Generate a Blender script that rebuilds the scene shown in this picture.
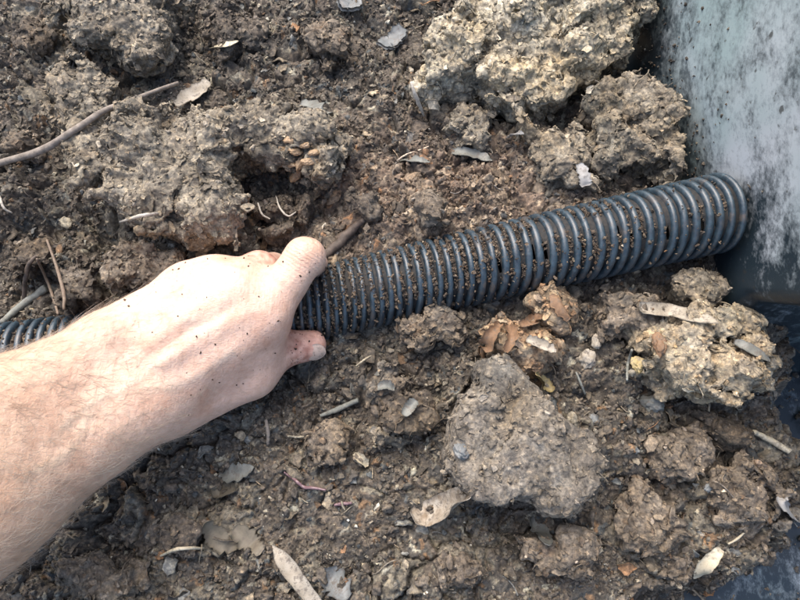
import bpy, math, random
import numpy as np
from mathutils import Vector, Matrix, Quaternion

# ------------------------------------------------------------------ camera, sky, sun, exposure
scene = bpy.context.scene
for o in list(bpy.data.objects):
    bpy.data.objects.remove(o)
COL = scene.collection
TILT = math.radians(20.0)
FPX = 640.0                                   # focal length in photo pixels (photo is 800 x 600)
D0 = 0.42
cdir = np.array([0.0, math.sin(TILT), -math.cos(TILT)])
cup = np.array([0.0, math.cos(TILT), math.sin(TILT)])
crt = np.array([1.0, 0.0, 0.0])
CAM = -D0 * cdir
cd = bpy.data.cameras.new('camera')
cam = bpy.data.objects.new('camera', cd)
COL.objects.link(cam)
cd.sensor_width = 36.0
cd.lens = 36.0 * FPX / 800.0
cd.clip_start = 0.01
cd.clip_end = 50.0
cam.location = CAM.tolist()
cam.rotation_euler = (TILT, 0, 0)
scene.camera = cam

SUNV = Vector((-0.22, 0.50, 0.84)).normalized()
world = bpy.data.worlds.new('World')
scene.world = world
world.use_nodes = True
wn = world.node_tree.nodes
sky = wn.new('ShaderNodeTexSky')
sky.sky_type = 'NISHITA'
sky.sun_disc = False
sky.sun_elevation = math.asin(SUNV.z)
sky.sun_rotation = math.atan2(SUNV.x, SUNV.y)
sky.air_density = 1.0
sky.dust_density = 5.0
sky.ozone_density = 0.6
wn['Background'].inputs['Strength'].default_value = 0.15
world.node_tree.links.new(sky.outputs[0], wn['Background'].inputs[0])
sl = bpy.data.lights.new('sun', 'SUN')
sl.energy = 1.05
sl.angle = math.radians(55)
sl.color = (1.0, 0.955, 0.90)
sun = bpy.data.objects.new('sun', sl)
sun.rotation_euler = SUNV.to_track_quat('Z', 'Y').to_euler()
sun.location = (0, 0, 3)
COL.objects.link(sun)
vs = scene.view_settings
vs.view_transform = 'Standard'
vs.look = 'None'
vs.gamma = 1.0
vs.use_curve_mapping = False
vs.exposure = 1.27

RNG = np.random.default_rng(11)
random.seed(5)

# ------------------------------------------------------------------ helpers
def P(px, py, depth):
    """photo pixel + depth along the view axis -> world point"""
    return CAM + depth * (cdir + crt * (px - 400) / FPX + cup * (300 - py) / FPX)

def PZ(px, py, z):
    """photo pixel on the level z -> world point"""
    v = cdir + crt * (px - 400) / FPX + cup * (300 - py) / FPX
    return CAM + v * ((z - CAM[2]) / v[2])

def link(o, parent=None):
    COL.objects.link(o)
    if parent is not None:
        o.parent = parent
    return o

def tag(o, label=None, cat=None, group=None, kind=None):
    if label: o['label'] = label
    if cat: o['category'] = cat
    if group: o['group'] = group
    if kind: o['kind'] = kind
    return o

def mesh_of(name, verts, faces, mat=None, smooth=True, col=None):
    me = bpy.data.meshes.new(name)
    verts = np.asarray(verts, dtype=np.float32)
    if isinstance(faces, np.ndarray):
        n, k = faces.shape
        me.vertices.add(len(verts))
        me.vertices.foreach_set('co', verts.ravel())
        me.loops.add(n * k)
        me.loops.foreach_set('vertex_index', faces.astype(np.int32).ravel())
        me.polygons.add(n)
        me.polygons.foreach_set('loop_start', np.arange(0, n * k, k, dtype=np.int32))
        me.update(calc_edges=True)
    else:
        me.from_pydata(verts.tolist(), [], faces)
        me.update()
    if smooth:
        me.polygons.foreach_set('use_smooth', np.ones(len(me.polygons), dtype=bool))
    if col is not None:
        c = np.ones((len(verts), 4), dtype=np.float32)
        c[:, :3] = col
        a = me.attributes.new('tint', 'FLOAT_COLOR', 'POINT')
        a.data.foreach_set('color', c.ravel())
    if mat: me.materials.append(mat)
    return me

def mesh_obj(name, verts, faces, mat=None, parent=None, smooth=True, col=None, centre=False):
    verts = np.asarray(verts, dtype=np.float64)
    loc = np.zeros(3)
    if centre:
        loc = verts.mean(0)
        verts = verts - loc
    o = bpy.data.objects.new(name, mesh_of(name, verts, faces, mat, smooth, col))
    o.location = loc.tolist()
    return link(o, parent)

# --- noise
_p = np.random.default_rng(3).permutation(256).astype(np.int32)
_g = np.random.default_rng(4).normal(size=(256, 3)).astype(np.float32)
_g /= np.linalg.norm(_g, axis=1)[:, None]
_r = np.random.default_rng(8).random((256, 3)).astype(np.float32)

def _hash(i, j, k):
    return _p[(_p[(_p[i & 255] + j) & 255] + k) & 255]

def perlin(p):
    p = np.asarray(p, dtype=np.float32)
    i = np.floor(p).astype(np.int32)
    f = p - i
    u = f * f * f * (f * (f * 6 - 15) + 10)
    out = 0
    for a in (0, 1):
        for b in (0, 1):
            for c in (0, 1):
                g = _g[_hash(i[:, 0] + a, i[:, 1] + b, i[:, 2] + c)]
                d = g[:, 0] * (f[:, 0] - a) + g[:, 1] * (f[:, 1] - b) + g[:, 2] * (f[:, 2] - c)
                w = (u[:, 0] if a else 1 - u[:, 0]) * (u[:, 1] if b else 1 - u[:, 1]) * (u[:, 2] if c else 1 - u[:, 2])
                out = out + w * d
    return out * 1.6

def fbm(p, octv=4, gain=0.5):
    s, a = 0, 1.0
    for o in range(octv):
        s = s + a * perlin(p * (2.03 ** o) + 17.3 * o)
        a *= gain
    return s

def cells(p, flat=False, full=False):
    """F1, F2 and cell id of jittered cellular noise"""
    p = np.asarray(p, dtype=np.float32)
    i = np.floor(p).astype(np.int32)
    f = p - i
    f1 = np.full(len(p), 9.0, np.float32); f2 = f1.copy(); idn = np.zeros(len(p), np.int32); off = np.zeros((len(p), 3), np.float32)
    for a in (-1, 0, 1):
        for b in (-1, 0, 1):
            for c in ((0,) if flat else (-1, 0, 1)):
                h = _hash(i[:, 0] + a, i[:, 1] + b, i[:, 2] + c)
                r = _r[h]
                dx = r[:, 0] + a - f[:, 0]; dy = r[:, 1] + b - f[:, 1]
                dz = 0 if flat else r[:, 2] + c - f[:, 2]
                d = dx * dx + dy * dy + dz * dz
                nr = d < f1
                f2 = np.where(nr, f1, np.minimum(f2, d))
                idn = np.where(nr, h, idn)
                f1 = np.where(nr, d, f1)
                if full:
                    off[nr, 0] = dx[nr]; off[nr, 1] = dy[nr]
                    if not flat: off[nr, 2] = dz[nr]
    if full: return np.sqrt(f1), np.sqrt(f2), idn, off
    return np.sqrt(f1), np.sqrt(f2), idn

def facets(p, flat=False, gap=0.07):
    """angular chunks: every cell a tilted plane at its own height, with a crack round it"""
    f1, f2, idn, off = cells(p, flat, True)
    v = (off * _g[(idn * 7 + 13) & 255]).sum(1) * 1.1 + (_r[idn][:, 0] - 0.5) * 0.8 + 0.5 * (0.45 - f1)
    v = v - 0.55 * np.exp(-((f2 - f1) / gap) ** 2)
    return v, idn

# --- implicit surfaces
def surface_nets(F, org, h):
    s = F < 0
    c = np.zeros(tuple(n - 1 for n in F.shape), np.int8)
    for a in (0, 1):
        for b in (0, 1):
            for d in (0, 1):
                c += s[a:F.shape[0] - 1 + a, b:F.shape[1] - 1 + b, d:F.shape[2] - 1 + d]
    I = np.argwhere((c > 0) & (c < 8))
    idx = np.full(c.shape, -1, np.int32)
    idx[I[:, 0], I[:, 1], I[:, 2]] = np.arange(len(I))
    acc = np.zeros((len(I), 3)); cnt = np.zeros(len(I))
    C = [np.array(v) for v in ((0,0,0),(1,0,0),(0,1,0),(1,1,0),(0,0,1),(1,0,1),(0,1,1),(1,1,1))]
    for x in range(8):
        for y in range(x + 1, 8):
            if np.abs(C[x] - C[y]).sum() != 1: continue
            fa = F[tuple((I + C[x]).T)]; fb = F[tuple((I + C[y]).T)]
            m = (fa < 0) != (fb < 0)
            t = np.where(m, fa / np.where(m, fa - fb, 1), 0)
            acc += np.where(m[:, None], C[x] + t[:, None] * (C[y] - C[x]), 0); cnt += m
    V = (I + acc / cnt[:, None]) * h + org
    faces = []
    for ax in range(3):
        b, d = (ax + 1) % 3, (ax + 2) % 3
        lo = [slice(None)] * 3; hi = [slice(None)] * 3
        lo[ax] = slice(0, -1); hi[ax] = slice(1, None)
        E = np.argwhere(s[tuple(lo)] != s[tuple(hi)])
        E = E[(E[:, b] > 0) & (E[:, d] > 0) & (E[:, b] < F.shape[b] - 1) & (E[:, d] < F.shape[d] - 1)]
        def q(ob, od):
            e = E.copy(); e[:, b] += ob; e[:, d] += od
            return idx[tuple(e.T)]
        f = np.stack([q(-1, -1), q(0, -1), q(0, 0), q(-1, 0)], 1)
        ins = s[tuple(E.T)]
        f[~ins] = f[~ins][:, ::-1]
        faces.append(f)
    return V, np.concatenate(faces)

def vnormals(V, Fq):
    n = np.zeros_like(V)
    fn = np.cross(V[Fq[:, 2]] - V[Fq[:, 0]], V[Fq[:, -1]] - V[Fq[:, 1]])
    for k in range(Fq.shape[1]):
        np.add.at(n, Fq[:, k], fn)
    return n / (np.linalg.norm(n, axis=1)[:, None] + 1e-12)

def smin(a, b, k):
    h = np.clip(0.5 + 0.5 * (b - a) / k, 0, 1)
    return b + (a - b) * h - k * h * (1 - h)

def cone(X, a, b, ra, rb):
    a = np.asarray(a, np.float32); b = np.asarray(b, np.float32)
    ba = b - a
    pa = X - a
    h = np.clip((pa @ ba) / (ba @ ba), 0, 1)
    q = pa - h[..., None] * ba
    return np.sqrt((q * q).sum(-1)) - (ra + (rb - ra) * h)

def poly_sd(x, y, poly):
    """signed distance to a polygon, negative inside"""
    poly = np.asarray(poly)
    d = np.full(x.shape, 1e9); ins = np.zeros(x.shape, bool)
    n = len(poly)
    for i in range(n):
        ax, ay = poly[i]; bx, by = poly[(i + 1) % n]
        ex, ey = bx - ax, by - ay
        wx, wy = x - ax, y - ay
        t = np.clip((wx * ex + wy * ey) / (ex * ex + ey * ey + 1e-12), 0, 1)
        d = np.minimum(d, (wx - ex * t) ** 2 + (wy - ey * t) ** 2)
        c = ((ay > y) != (by > y)) & (x < (bx - ax) * (y - ay) / (by - ay + 1e-12) + ax)
        ins ^= c
    d = np.sqrt(d)
    return np.where(ins, -d, d)

# ------------------------------------------------------------------ materials
def new_mat(name):
    m = bpy.data.materials.new(name)
    m.use_nodes = True
    nt = m.node_tree
    return m, nt, nt.nodes, nt.links, nt.nodes['Principled BSDF']

def noise_node(nt, scale, detail=4, rough=0.6, coord=None):
    n = nt.nodes.new('ShaderNodeTexNoise')
    n.inputs['Scale'].default_value = scale
    n.inputs['Detail'].default_value = detail
    n.inputs['Roughness'].default_value = rough
    if coord is not None: nt.links.new(coord, n.inputs['Vector'])
    return n

def ramp(nt, fac, stops):
    r = nt.nodes.new('ShaderNodeValToRGB')
    e = r.color_ramp.elements
    while len(e) < len(stops): e.new(0.5)
    for k, (p, c) in enumerate(stops):
        e[k].position = p
        e[k].color = (*c, 1) if len(c) == 3 else c
    nt.links.new(fac, r.inputs[0])
    return r.outputs[0]

def mixc(nt, a, b, fac, mode='MIX'):
    m = nt.nodes.new('ShaderNodeMix')
    m.data_type = 'RGBA'; m.blend_type = mode
    for sock, v in ((0, fac), (6, a), (7, b)):
        if hasattr(v, 'node'): nt.links.new(v, m.inputs[sock])
        else: m.inputs[sock].default_value = v if sock == 0 else (*v, 1)
    return m.outputs[2]

def geo_pos(nt):
    return nt.nodes.new('ShaderNodeNewGeometry').outputs['Position']

def bump(nt, height, strength, dist, prev=None):
    b = nt.nodes.new('ShaderNodeBump')
    b.inputs['Strength'].default_value = strength
    b.inputs['Distance'].default_value = dist
    nt.links.new(height, b.inputs['Height'])
    if prev is not None: nt.links.new(prev, b.inputs['Normal'])
    return b.outputs[0]

def soil_mat(name, instancer=False, rough=0.85, scale=1.0):
    m, nt, N, L, bs = new_mat(name)
    at = N.new('ShaderNodeAttribute')
    at.attribute_name = 'tint'
    if instancer: at.attribute_type = 'INSTANCER'
    tc = N.new('ShaderNodeTexCoord').outputs['Object'] if not instancer else geo_pos(nt)
    n1 = noise_node(nt, 420 * scale, 5, 0.7, tc)
    n2 = noise_node(nt, 1500 * scale, 3, 0.6, tc)
    v = N.new('ShaderNodeTexVoronoi'); v.inputs['Scale'].default_value = 520 * scale
    L.new(tc, v.inputs['Vector'])
    f1 = ramp(nt, n1.outputs[0], [(0.26, (0.34, 0.32, 0.31)), (0.48, (0.95, 0.95, 0.95)), (0.72, (2.0, 1.93, 1.8))])
    c = mixc(nt, at.outputs['Color'], f1, 1.0, 'MULTIPLY')
    vr = ramp(nt, v.outputs['Color'], [(0.0, (0.62, 0.6, 0.6)), (0.55, (1, 1, 1)), (0.9, (1.35, 1.25, 1.1)), (1.0, (2.6, 2.4, 2.1))])
    c = mixc(nt, c, vr, 0.75, 'MULTIPLY')
    L.new(c, bs.inputs['Base Color'])
    bs.inputs['Roughness'].default_value = rough
    bs.inputs['Specular IOR Level'].default_value = 0.35
    nb = bump(nt, n1.outputs[0], 0.7, 0.0012)
    nb = bump(nt, n2.outputs[0], 0.6, 0.0004, nb)
    L.new(nb, bs.inputs['Normal'])
    return m

M_SOIL = soil_mat('compost soil')
M_CLOD = soil_mat('matted clod', rough=0.9)
M_CRUMB = soil_mat('loose crumb', instancer=True)

def plain_mat(name, c1, c2, scale=300, rough=0.6, bumpd=0.0003, stretch=None, spec=0.4, dim=1.0, dirt=0.0):
    m, nt, N, L, bs = new_mat(name)
    tc = N.new('ShaderNodeTexCoord').outputs['Object']
    if stretch:
        mp = N.new('ShaderNodeMapping'); mp.inputs['Scale'].default_value = stretch
        L.new(tc, mp.inputs['Vector']); tc = mp.outputs[0]
    n = noise_node(nt, scale, 5, 0.65, tc)
    c1 = tuple(v_ * dim for v_ in c1); c2 = tuple(v_ * dim for v_ in c2)
    cc_ = ramp(nt, n.outputs[0], [(0.3, c1), (0.7, c2)])
    if dirt:
        nd = noise_node(nt, 330, 5, 0.7, tc)
        cc_ = mixc(nt, cc_, (0.10, 0.082, 0.066), ramp(nt, nd.outputs[0], [(0.50, (0, 0, 0)), (0.62, (dirt, dirt, dirt))]))
    L.new(cc_, bs.inputs['Base Color'])
    bs.inputs['Roughness'].default_value = rough
    bs.inputs['Specular IOR Level'].default_value = spec
    L.new(bump(nt, n.outputs[0], 0.6, bumpd), bs.inputs['Normal'])
    return m

# pipe plastic: near-black with a thin film of sky reflection painted in blue, plus dried soil
m, nt, N, L, bs = new_mat('pipe plastic'); M_PIPE = m
g = geo_pos(nt)
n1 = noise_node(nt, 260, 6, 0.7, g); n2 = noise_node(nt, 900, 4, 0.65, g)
sheen = ramp(nt, n1.outputs[0], [(0.42, (0, 0, 0)), (0.72, (1, 1, 1))])  # patchy blue put into the colour for reflected sky
base = mixc(nt, (0.012, 0.026, 0.039), (0.040, 0.072, 0.095), sheen)
spk = ramp(nt, n2.outputs[0], [(0.60, (0, 0, 0)), (0.68, (1, 1, 1))])
base = mixc(nt, base, (0.10, 0.075, 0.058), spk)
n5 = noise_node(nt, 75, 6, 0.7, g)
base = mixc(nt, base, (0.105, 0.082, 0.064), ramp(nt, n5.outputs[0], [(0.55, (0, 0, 0)), (0.68, (0.75, 0.75, 0.75))]))
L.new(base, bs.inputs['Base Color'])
rr = N.new('ShaderNodeMapRange'); L.new(n1.outputs[0], rr.inputs[0])
rr.inputs[3].default_value = 0.30; rr.inputs[4].default_value = 0.58
L.new(rr.outputs[0], bs.inputs['Roughness'])
bs.inputs['Specular IOR Level'].default_value = 0.85
L.new(bump(nt, n2.outputs[0], 0.35, 0.0003), bs.inputs['Normal'])

# bin plastic: black sheet with a cloudy pale residue, thinned where shade is painted in
m, nt, N, L, bs = new_mat('bin plastic'); M_BIN = m
g = geo_pos(nt)
mp = N.new('ShaderNodeMapping'); L.new(g, mp.inputs['Vector'])
mp.inputs['Rotation'].default_value = (0.75, 0.0, 0.0)
mp.inputs['Scale'].default_value = (1.0, 0.7, 1.0)
n1 = noise_node(nt, 42, 9, 0.66, mp.outputs[0])
n2 = noise_node(nt, 300, 7, 0.75, mp.outputs[0])
n3 = noise_node(nt, 9, 3, 0.5, g)
n4 = noise_node(nt, 120, 3, 0.5, g)
at = N.new('ShaderNodeAttribute'); at.attribute_name = 'residue'
ad = N.new('ShaderNodeMath'); ad.operation = 'MULTIPLY_ADD'
L.new(n2.outputs[0], ad.inputs[0]); ad.inputs[1].default_value = 1.45
n1x = N.new('ShaderNodeMath'); n1x.operation = 'MULTIPLY_ADD'; L.new(n1.outputs[0], n1x.inputs[0]); n1x.inputs[1].default_value = 1.9; n1x.inputs[2].default_value = -0.45
L.new(n1x.outputs[0], ad.inputs[2])
ad2 = N.new('ShaderNodeMath'); ad2.operation = 'MULTIPLY_ADD'
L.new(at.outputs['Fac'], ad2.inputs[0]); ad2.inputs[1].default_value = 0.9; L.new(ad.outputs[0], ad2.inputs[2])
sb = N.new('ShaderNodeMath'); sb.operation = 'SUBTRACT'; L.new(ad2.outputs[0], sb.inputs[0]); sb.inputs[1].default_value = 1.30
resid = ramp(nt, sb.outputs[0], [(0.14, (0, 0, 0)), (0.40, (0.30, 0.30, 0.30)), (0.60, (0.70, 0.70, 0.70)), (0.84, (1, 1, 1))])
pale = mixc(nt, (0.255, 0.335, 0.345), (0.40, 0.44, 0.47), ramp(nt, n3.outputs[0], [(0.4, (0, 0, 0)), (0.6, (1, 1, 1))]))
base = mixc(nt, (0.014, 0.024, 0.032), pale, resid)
spots = ramp(nt, n4.outputs[0], [(0.66, (0, 0, 0)), (0.72, (0.8, 0.8, 0.8))])
base = mixc(nt, base, (0.03, 0.03, 0.028), spots)
L.new(base, bs.inputs['Base Color'])
bs.inputs['Roughness'].default_value = 0.42
bs.inputs['Specular IOR Level'].default_value = 0.5
L.new(bump(nt, n2.outputs[0], 0.25, 0.0006), bs.inputs['Normal'])

# skin
m, nt, N, L, bs = new_mat('skin'); M_SKIN = m
g = N.new('ShaderNodeTexCoord').outputs['Object']
at = N.new('ShaderNodeAttribute'); at.attribute_name = 'tint'
n1 = noise_node(nt, 45, 5, 0.6, g); n2 = noise_node(nt, 330, 4, 0.6, g)
c = mixc(nt, at.outputs['Color'], ramp(nt, n1.outputs[0], [(0.3, (0.86, 0.76, 0.70)), (0.5, (1, 1, 1)), (0.72, (1.08, 1.07, 1.04))]), 1.0, 'MULTIPLY')
c = mixc(nt, c, ramp(nt, n2.outputs[0], [(0.3, (0.9, 0.84, 0.8)), (0.6, (1.04, 1.04, 1.04))]), 0.8, 'MULTIPLY')
L.new(c, bs.inputs['Base Color'])
bs.inputs['Roughness'].default_value = 0.48
bs.inputs['Specular IOR Level'].default_value = 0.35
bs.inputs['Subsurface Weight'].default_value = 0.12
bs.inputs['Subsurface Radius'].default_value = (0.006, 0.0025, 0.0012)
bs.inputs['Subsurface Scale'].default_value = 0.6
v = N.new('ShaderNodeTexVoronoi'); v.feature = 'DISTANCE_TO_EDGE'; v.inputs['Scale'].default_value = 520
mp = N.new('ShaderNodeMapping'); L.new(g, mp.inputs['Vector'])
mp.inputs['Rotation'].default_value = (0, 0, 0.6); mp.inputs['Scale'].default_value = (0.55, 1.2, 1)
L.new(mp.outputs[0], v.inputs['Vector'])
nb = bump(nt, ramp(nt, v.outputs[0], [(0.0, (0, 0, 0)), (0.2, (1, 1, 1))]), 0.35, 0.00022)
mp2 = N.new('ShaderNodeMapping'); L.new(g, mp2.inputs['Vector'])
mp2.inputs['Rotation'].default_value = (0, 0, -0.62); mp2.inputs['Scale'].default_value = (1.6, 0.3, 1)
nw = noise_node(nt, 150, 4, 0.6, mp2.outputs[0])
nb = bump(nt, nw.outputs[0], 0.6, 0.0012, nb)
cu_ = N.new('ShaderNodeAttribute'); cu_.attribute_name = 'crease_u'
cm_ = N.new('ShaderNodeAttribute'); cm_.attribute_name = 'crease_m'
nz = noise_node(nt, 260, 2, 0.5, g)
m1 = N.new('ShaderNodeMath'); m1.operation = 'MULTIPLY_ADD'; L.new(nz.outputs[0], m1.inputs[0]); m1.inputs[1].default_value = 9.0; L.new(cu_.outputs['Fac'], m1.inputs[2])
m2 = N.new('ShaderNodeMath'); m2.operation = 'SINE'; L.new(m1.outputs[0], m2.inputs[0])
m3 = N.new('ShaderNodeMath'); m3.operation = 'MULTIPLY'; L.new(m2.outputs[0], m3.inputs[0]); L.new(cm_.outputs['Fac'], m3.inputs[1])
nb = bump(nt, m3.outputs[0], 0.6, 0.00022, nb)
nb = bump(nt, n1.outputs[0], 0.4, 0.0009, nb)
L.new(nb, bs.inputs['Normal'])
M_NAIL = plain_mat('nail', (0.50, 0.36, 0.28), (0.60, 0.46, 0.37), 120, 0.35, 0.0001, dirt=0.4)
M_HAIR = plain_mat('arm hair', (0.28, 0.21, 0.15), (0.55, 0.47, 0.38), 60, 0.45, 0.0001)
M_DIRT = plain_mat('dirt fleck', (0.035, 0.022, 0.014), (0.11, 0.06, 0.035), 800, 0.8)

# ------------------------------------------------------------------ compost ground
CTRL = [(-80, -60, .012), (0, 0, .012), (200, 20, .012), (400, 50, .016), (550, 60, .014), (620, 190, .040), (700, 165, -.010), (690, 90, -.035),
        (670, 20, -.035), (560, 190, .046), (480, 205, .044), (420, 215, .040), (370, 235, .036), (330, 235, .026), (250, 235, .004), (100, 255, .000), (30, 280, -.004),
        (0, 305, .004), (0, 200, .012), (60, 230, -.002), (150, 295, .006), (380, 345, .010), (480, 312, .022), (600, 290, .030), (690, 288, .034), (600, 400, .030),
        (500, 450, .018), (400, 450, .004), (300, 400, -.002), (300, 470, .000), (200, 500, -.006), (100, 570, -.012), (400, 590, .000), (600, 560, .002), (700, 480, .006),
        (760, 430, .004), (735, 350, .030), (400, 130, .026), (450, 150, .030), (320, 60, .018), (-80, 400, -.01), (-60, 660, -.02), (300, 680, -.005)]
_c = np.array([[*PZ(a, b, z)[:2], z] for a, b, z in CTRL])

def base_z(x, y):
    w = 0; s = 0
    for cx, cy, cz in _c:
        k = 1.0 / (((x - cx) ** 2 + (y - cy) ** 2) + 0.00045) ** 2
        w = w + k; s = s + k * cz
    return s / w

EDGE = [(742, 296), (772, 324), (788, 370), (784, 404), (812, 442), (818, 488), (802, 540), (756, 568), (706, 586), (650, 602), (600, 656), (560, 760), (1000, 800), (1100, 290)]
EDGE_W = [tuple(PZ(a, b, 0.006)[:2]) for a, b in EDGE]

def axis_pts(lo, hi, step, out, n):
    core = np.arange(lo, hi + step / 2, step)
    t = np.linspace(0, 1, n + 1)[1:] ** 1.8
    return np.concatenate([(lo - out * t)[::-1], core, hi + out * t])

gx = axis_pts(-0.36, 0.235, 0.00078, 0.30, 60)
gx = gx[gx < 0.246]
gy = axis_pts(-0.225, 0.300, 0.00078, 0.30, 60)
GX, GY = np.meshgrid(gx, gy, indexing='ij')
x = GX.ravel(); y = GY.ravel()
Z = base_z(x, y)
p2 = np.stack([x, y, np.zeros_like(x)], 1)
warp = np.stack([perlin(p2 * 60 + 5), perlin(p2 * 60 + 31), np.zeros_like(x)], 1) * 0.006
warp2 = np.stack([perlin(p2 * 240 + 9), perlin(p2 * 240 + 77), np.zeros_like(x)], 1) * 0.0013
PITS = [(505, 116, 26, .024), (558, 138, 16, .020), (600, 142, 15, .026), (606, 178, 13, .022), (275, 202, 24, .014), (330, 210, 22, .016), (96, 226, 24, .020), (60, 214, 26, .014),
        (515, 518, 26, .018), (300, 240, 26, .012), (172, 66, 22, .014), (190, 30, 18, .012), (20, 225, 24, .014), (430, 110, 12, .010), (640, 400, 14, .010), (590, 400, 16, .012),
        (690, 412, 16, .012), (140, 238, 22, .014), (34, 128, 14, .010), (640, 60, 22, .02)]
for a, b, r, dz in PITS:
    c_ = PZ(a, b, 0.01)[:2]; rw = r / FPX * 0.42
    Z -= dz * np.exp(-((x - c_[0]) ** 2 + (y - c_[1]) ** 2) / rw ** 2)
Z += 0.0055 * fbm(p2 * 22 + 3.1, 3)
q = p2 + warp + warp2
fa, aid = facets(q * 44, True)           # 22 mm lumps
fb_, bid = facets(q * 105 + 7.7, True)   # 9 mm lumps
fe, eid = facets((q + warp2) * 260 + 3.3, True, 0.12)   # 4 mm crumbs
amp = np.clip(0.75 + 0.7 * perlin(p2 * 14 + 50), 0.2, 1.4)
smear = np.clip(0.5 + 1.5 * perlin(p2 * 33 + 60), 0, 1)              # 0: smooth damp smears, 1: crumbly
Z += amp * 0.0072 * fa + (0.35 + 0.65 * smear) * np.clip(amp, 0.5, 1.1) * 0.0040 * fb_ + (0.25 + 0.75 * smear) * 0.0017 * fe
Z += 0.0022 * (0.5 - np.abs(perlin(p2 * 90 + 21)) * 2) * (1 - 0.6 * smear)
Z += 0.0010 * fbm(p2 * 420, 3)
ed = poly_sd(x, y, EDGE_W) + 0.006 * perlin(p2 * 40 + 8) + 0.004 * perlin(p2 * 130 + 2)
tt = np.clip((0.006 - ed) / 0.028, 0, 1)
Z = Z * (1 - tt) + (-0.085) * tt
u = _r[eid]; ub = _r[bid]; ua = _r[aid]
def pick(base, alt, m):
    return np.where(m[:, None], np.array(alt), base)
col = np.tile(np.array([0.108, 0.090, 0.075]), (len(x), 1))
col = pick(col, (0.130, 0.105, 0.086), ub[:, 0] > 0.55)
col = pick(col, (0.086, 0.077, 0.069), ub[:, 2] > 0.75)
col = pick(col, (0.165, 0.143, 0.116), ua[:, 1] > 0.80)
col = pick(col, (0.215, 0.188, 0.150), u[:, 0] > 0.90)
col = pick(col, (0.165, 0.105, 0.066), u[:, 1] > 0.965)
col = pick(col, (0.080, 0.084, 0.086), u[:, 2] > 0.92)
col = pick(col, (0.36, 0.33, 0.27), (u[:, 0] * 7.7) % 1 > 0.985)
col = col * np.array([0.90, 0.955, 0.955]) * (0.68 + 0.5 * u[:, 1:2]) * (1.0 + 0.25 * perlin(p2 * 9 + 4))[:, None]
# redder, warmer earth in the middle of the heap beside the pipe
mid = np.clip(1.25 - np.hypot((x - 0.03) / 0.11, (y - 0.06) / 0.07), 0, 1)[:, None]
col = col * (1 - mid) + col * np.array([1.36, 1.18, 1.10]) * mid
nx_, ny_ = GX.shape
ii = np.arange(nx_ * ny_).reshape(nx_, ny_)
gf = np.stack([ii[:-1, :-1].ravel(), ii[1:, :-1].ravel(), ii[1:, 1:].ravel(), ii[:-1, 1:].ravel()], 1)
# drop the part that would poke through the bin wall or lies under the bin floor
keep = ~((Z[gf].max(1) < -0.075))
soil = mesh_obj('soil', np.stack([x, y, Z], 1), gf[keep], M_SOIL, col=col)
tag(soil, 'dark brown crumbly compost heaped inside the black plastic bin', 'soil', kind='structure')
ZG = Z.reshape(nx_, ny_)

# coarse height map used to lay things on the surface
HS = 0.0015
hx0, hy0 = -0.40, -0.26
hnx, hny = int(0.70 / HS), int(0.62 / HS)
HX = hx0 + np.arange(hnx) * HS; HY = hy0 + np.arange(hny) * HS
ixn = np.clip(np.searchsorted(gx, HX), 0, len(gx) - 1); iyn = np.clip(np.searchsorted(gy, HY), 0, len(gy) - 1)
HM = ZG[np.ix_(ixn, iyn)].copy()
HM[HX > 0.235, :] = -0.05
HM = np.maximum(HM, -0.05)

def hm_add(V):
    i = np.round((V[:, 0] - hx0) / HS).astype(int); j = np.round((V[:, 1] - hy0) / HS).astype(int)
    ok = (i >= 0) & (j >= 0) & (i < hnx) & (j < hny)
    np.maximum.at(HM, (i[ok], j[ok]), V[ok, 2])

def hz(xx, yy):
    i = int(np.clip(round((xx - hx0) / HS), 0, hnx - 1)); j = int(np.clip(round((yy - hy0) / HS), 0, hny - 1))
    return HM[i, j]

def hit(px, py):
    """point of the surface under a photo pixel"""
    v = cdir + crt * (px - 400) / FPX + cup * (300 - py) / FPX
    t = np.arange(0.26, 0.75, 0.0006)
    Q = CAM + t[:, None] * v
    i = np.clip(np.round((Q[:, 0] - hx0) / HS).astype(int), 0, hnx - 1); j = np.clip(np.round((Q[:, 1] - hy0) / HS).astype(int), 0, hny - 1)
    k = np.argmax(Q[:, 2] <= HM[i, j])
    return Q[k]

# ------------------------------------------------------------------ loose crumbs (geometry-node scatter of small shapes)
shapes = bpy.data.collections.new('crumb shapes')
def ico(sub):
    import bmesh
    bm = bmesh.new(); bmesh.ops.create_icosphere(bm, subdivisions=sub, radius=1.0)
    V = np.array([v.co[:] for v in bm.verts]); F = np.array([[v.index for v in f.verts] for f in bm.faces]); bm.free()
    return V, F
IV, IF = ico(3); IV3, IF3 = ico(4)
for k in range(10):                                     # 0-9 rough crumbs
    rg_ = np.random.default_rng(900 + k)
    pn = rg_.normal(size=(9, 3)); pn /= np.linalg.norm(pn, axis=1)[:, None]; pdist = rg_.uniform(0.45, 0.95, 9)
    rr_ = np.min(pdist / np.maximum(IV @ pn.T, 0.25), axis=1).clip(0.3, 1.25)
    V = IV * (rr_ * (1 + 0.42 * fbm(IV * 1.9 + 13 * k, 3)))[:, None] * np.array([1.0, 0.85, 0.7])
    shapes.objects.link(bpy.data.objects.new('crumb_shape_%02d' % k, mesh_of('crumb_shape', V, IF, M_CRUMB, smooth=False)))
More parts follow.
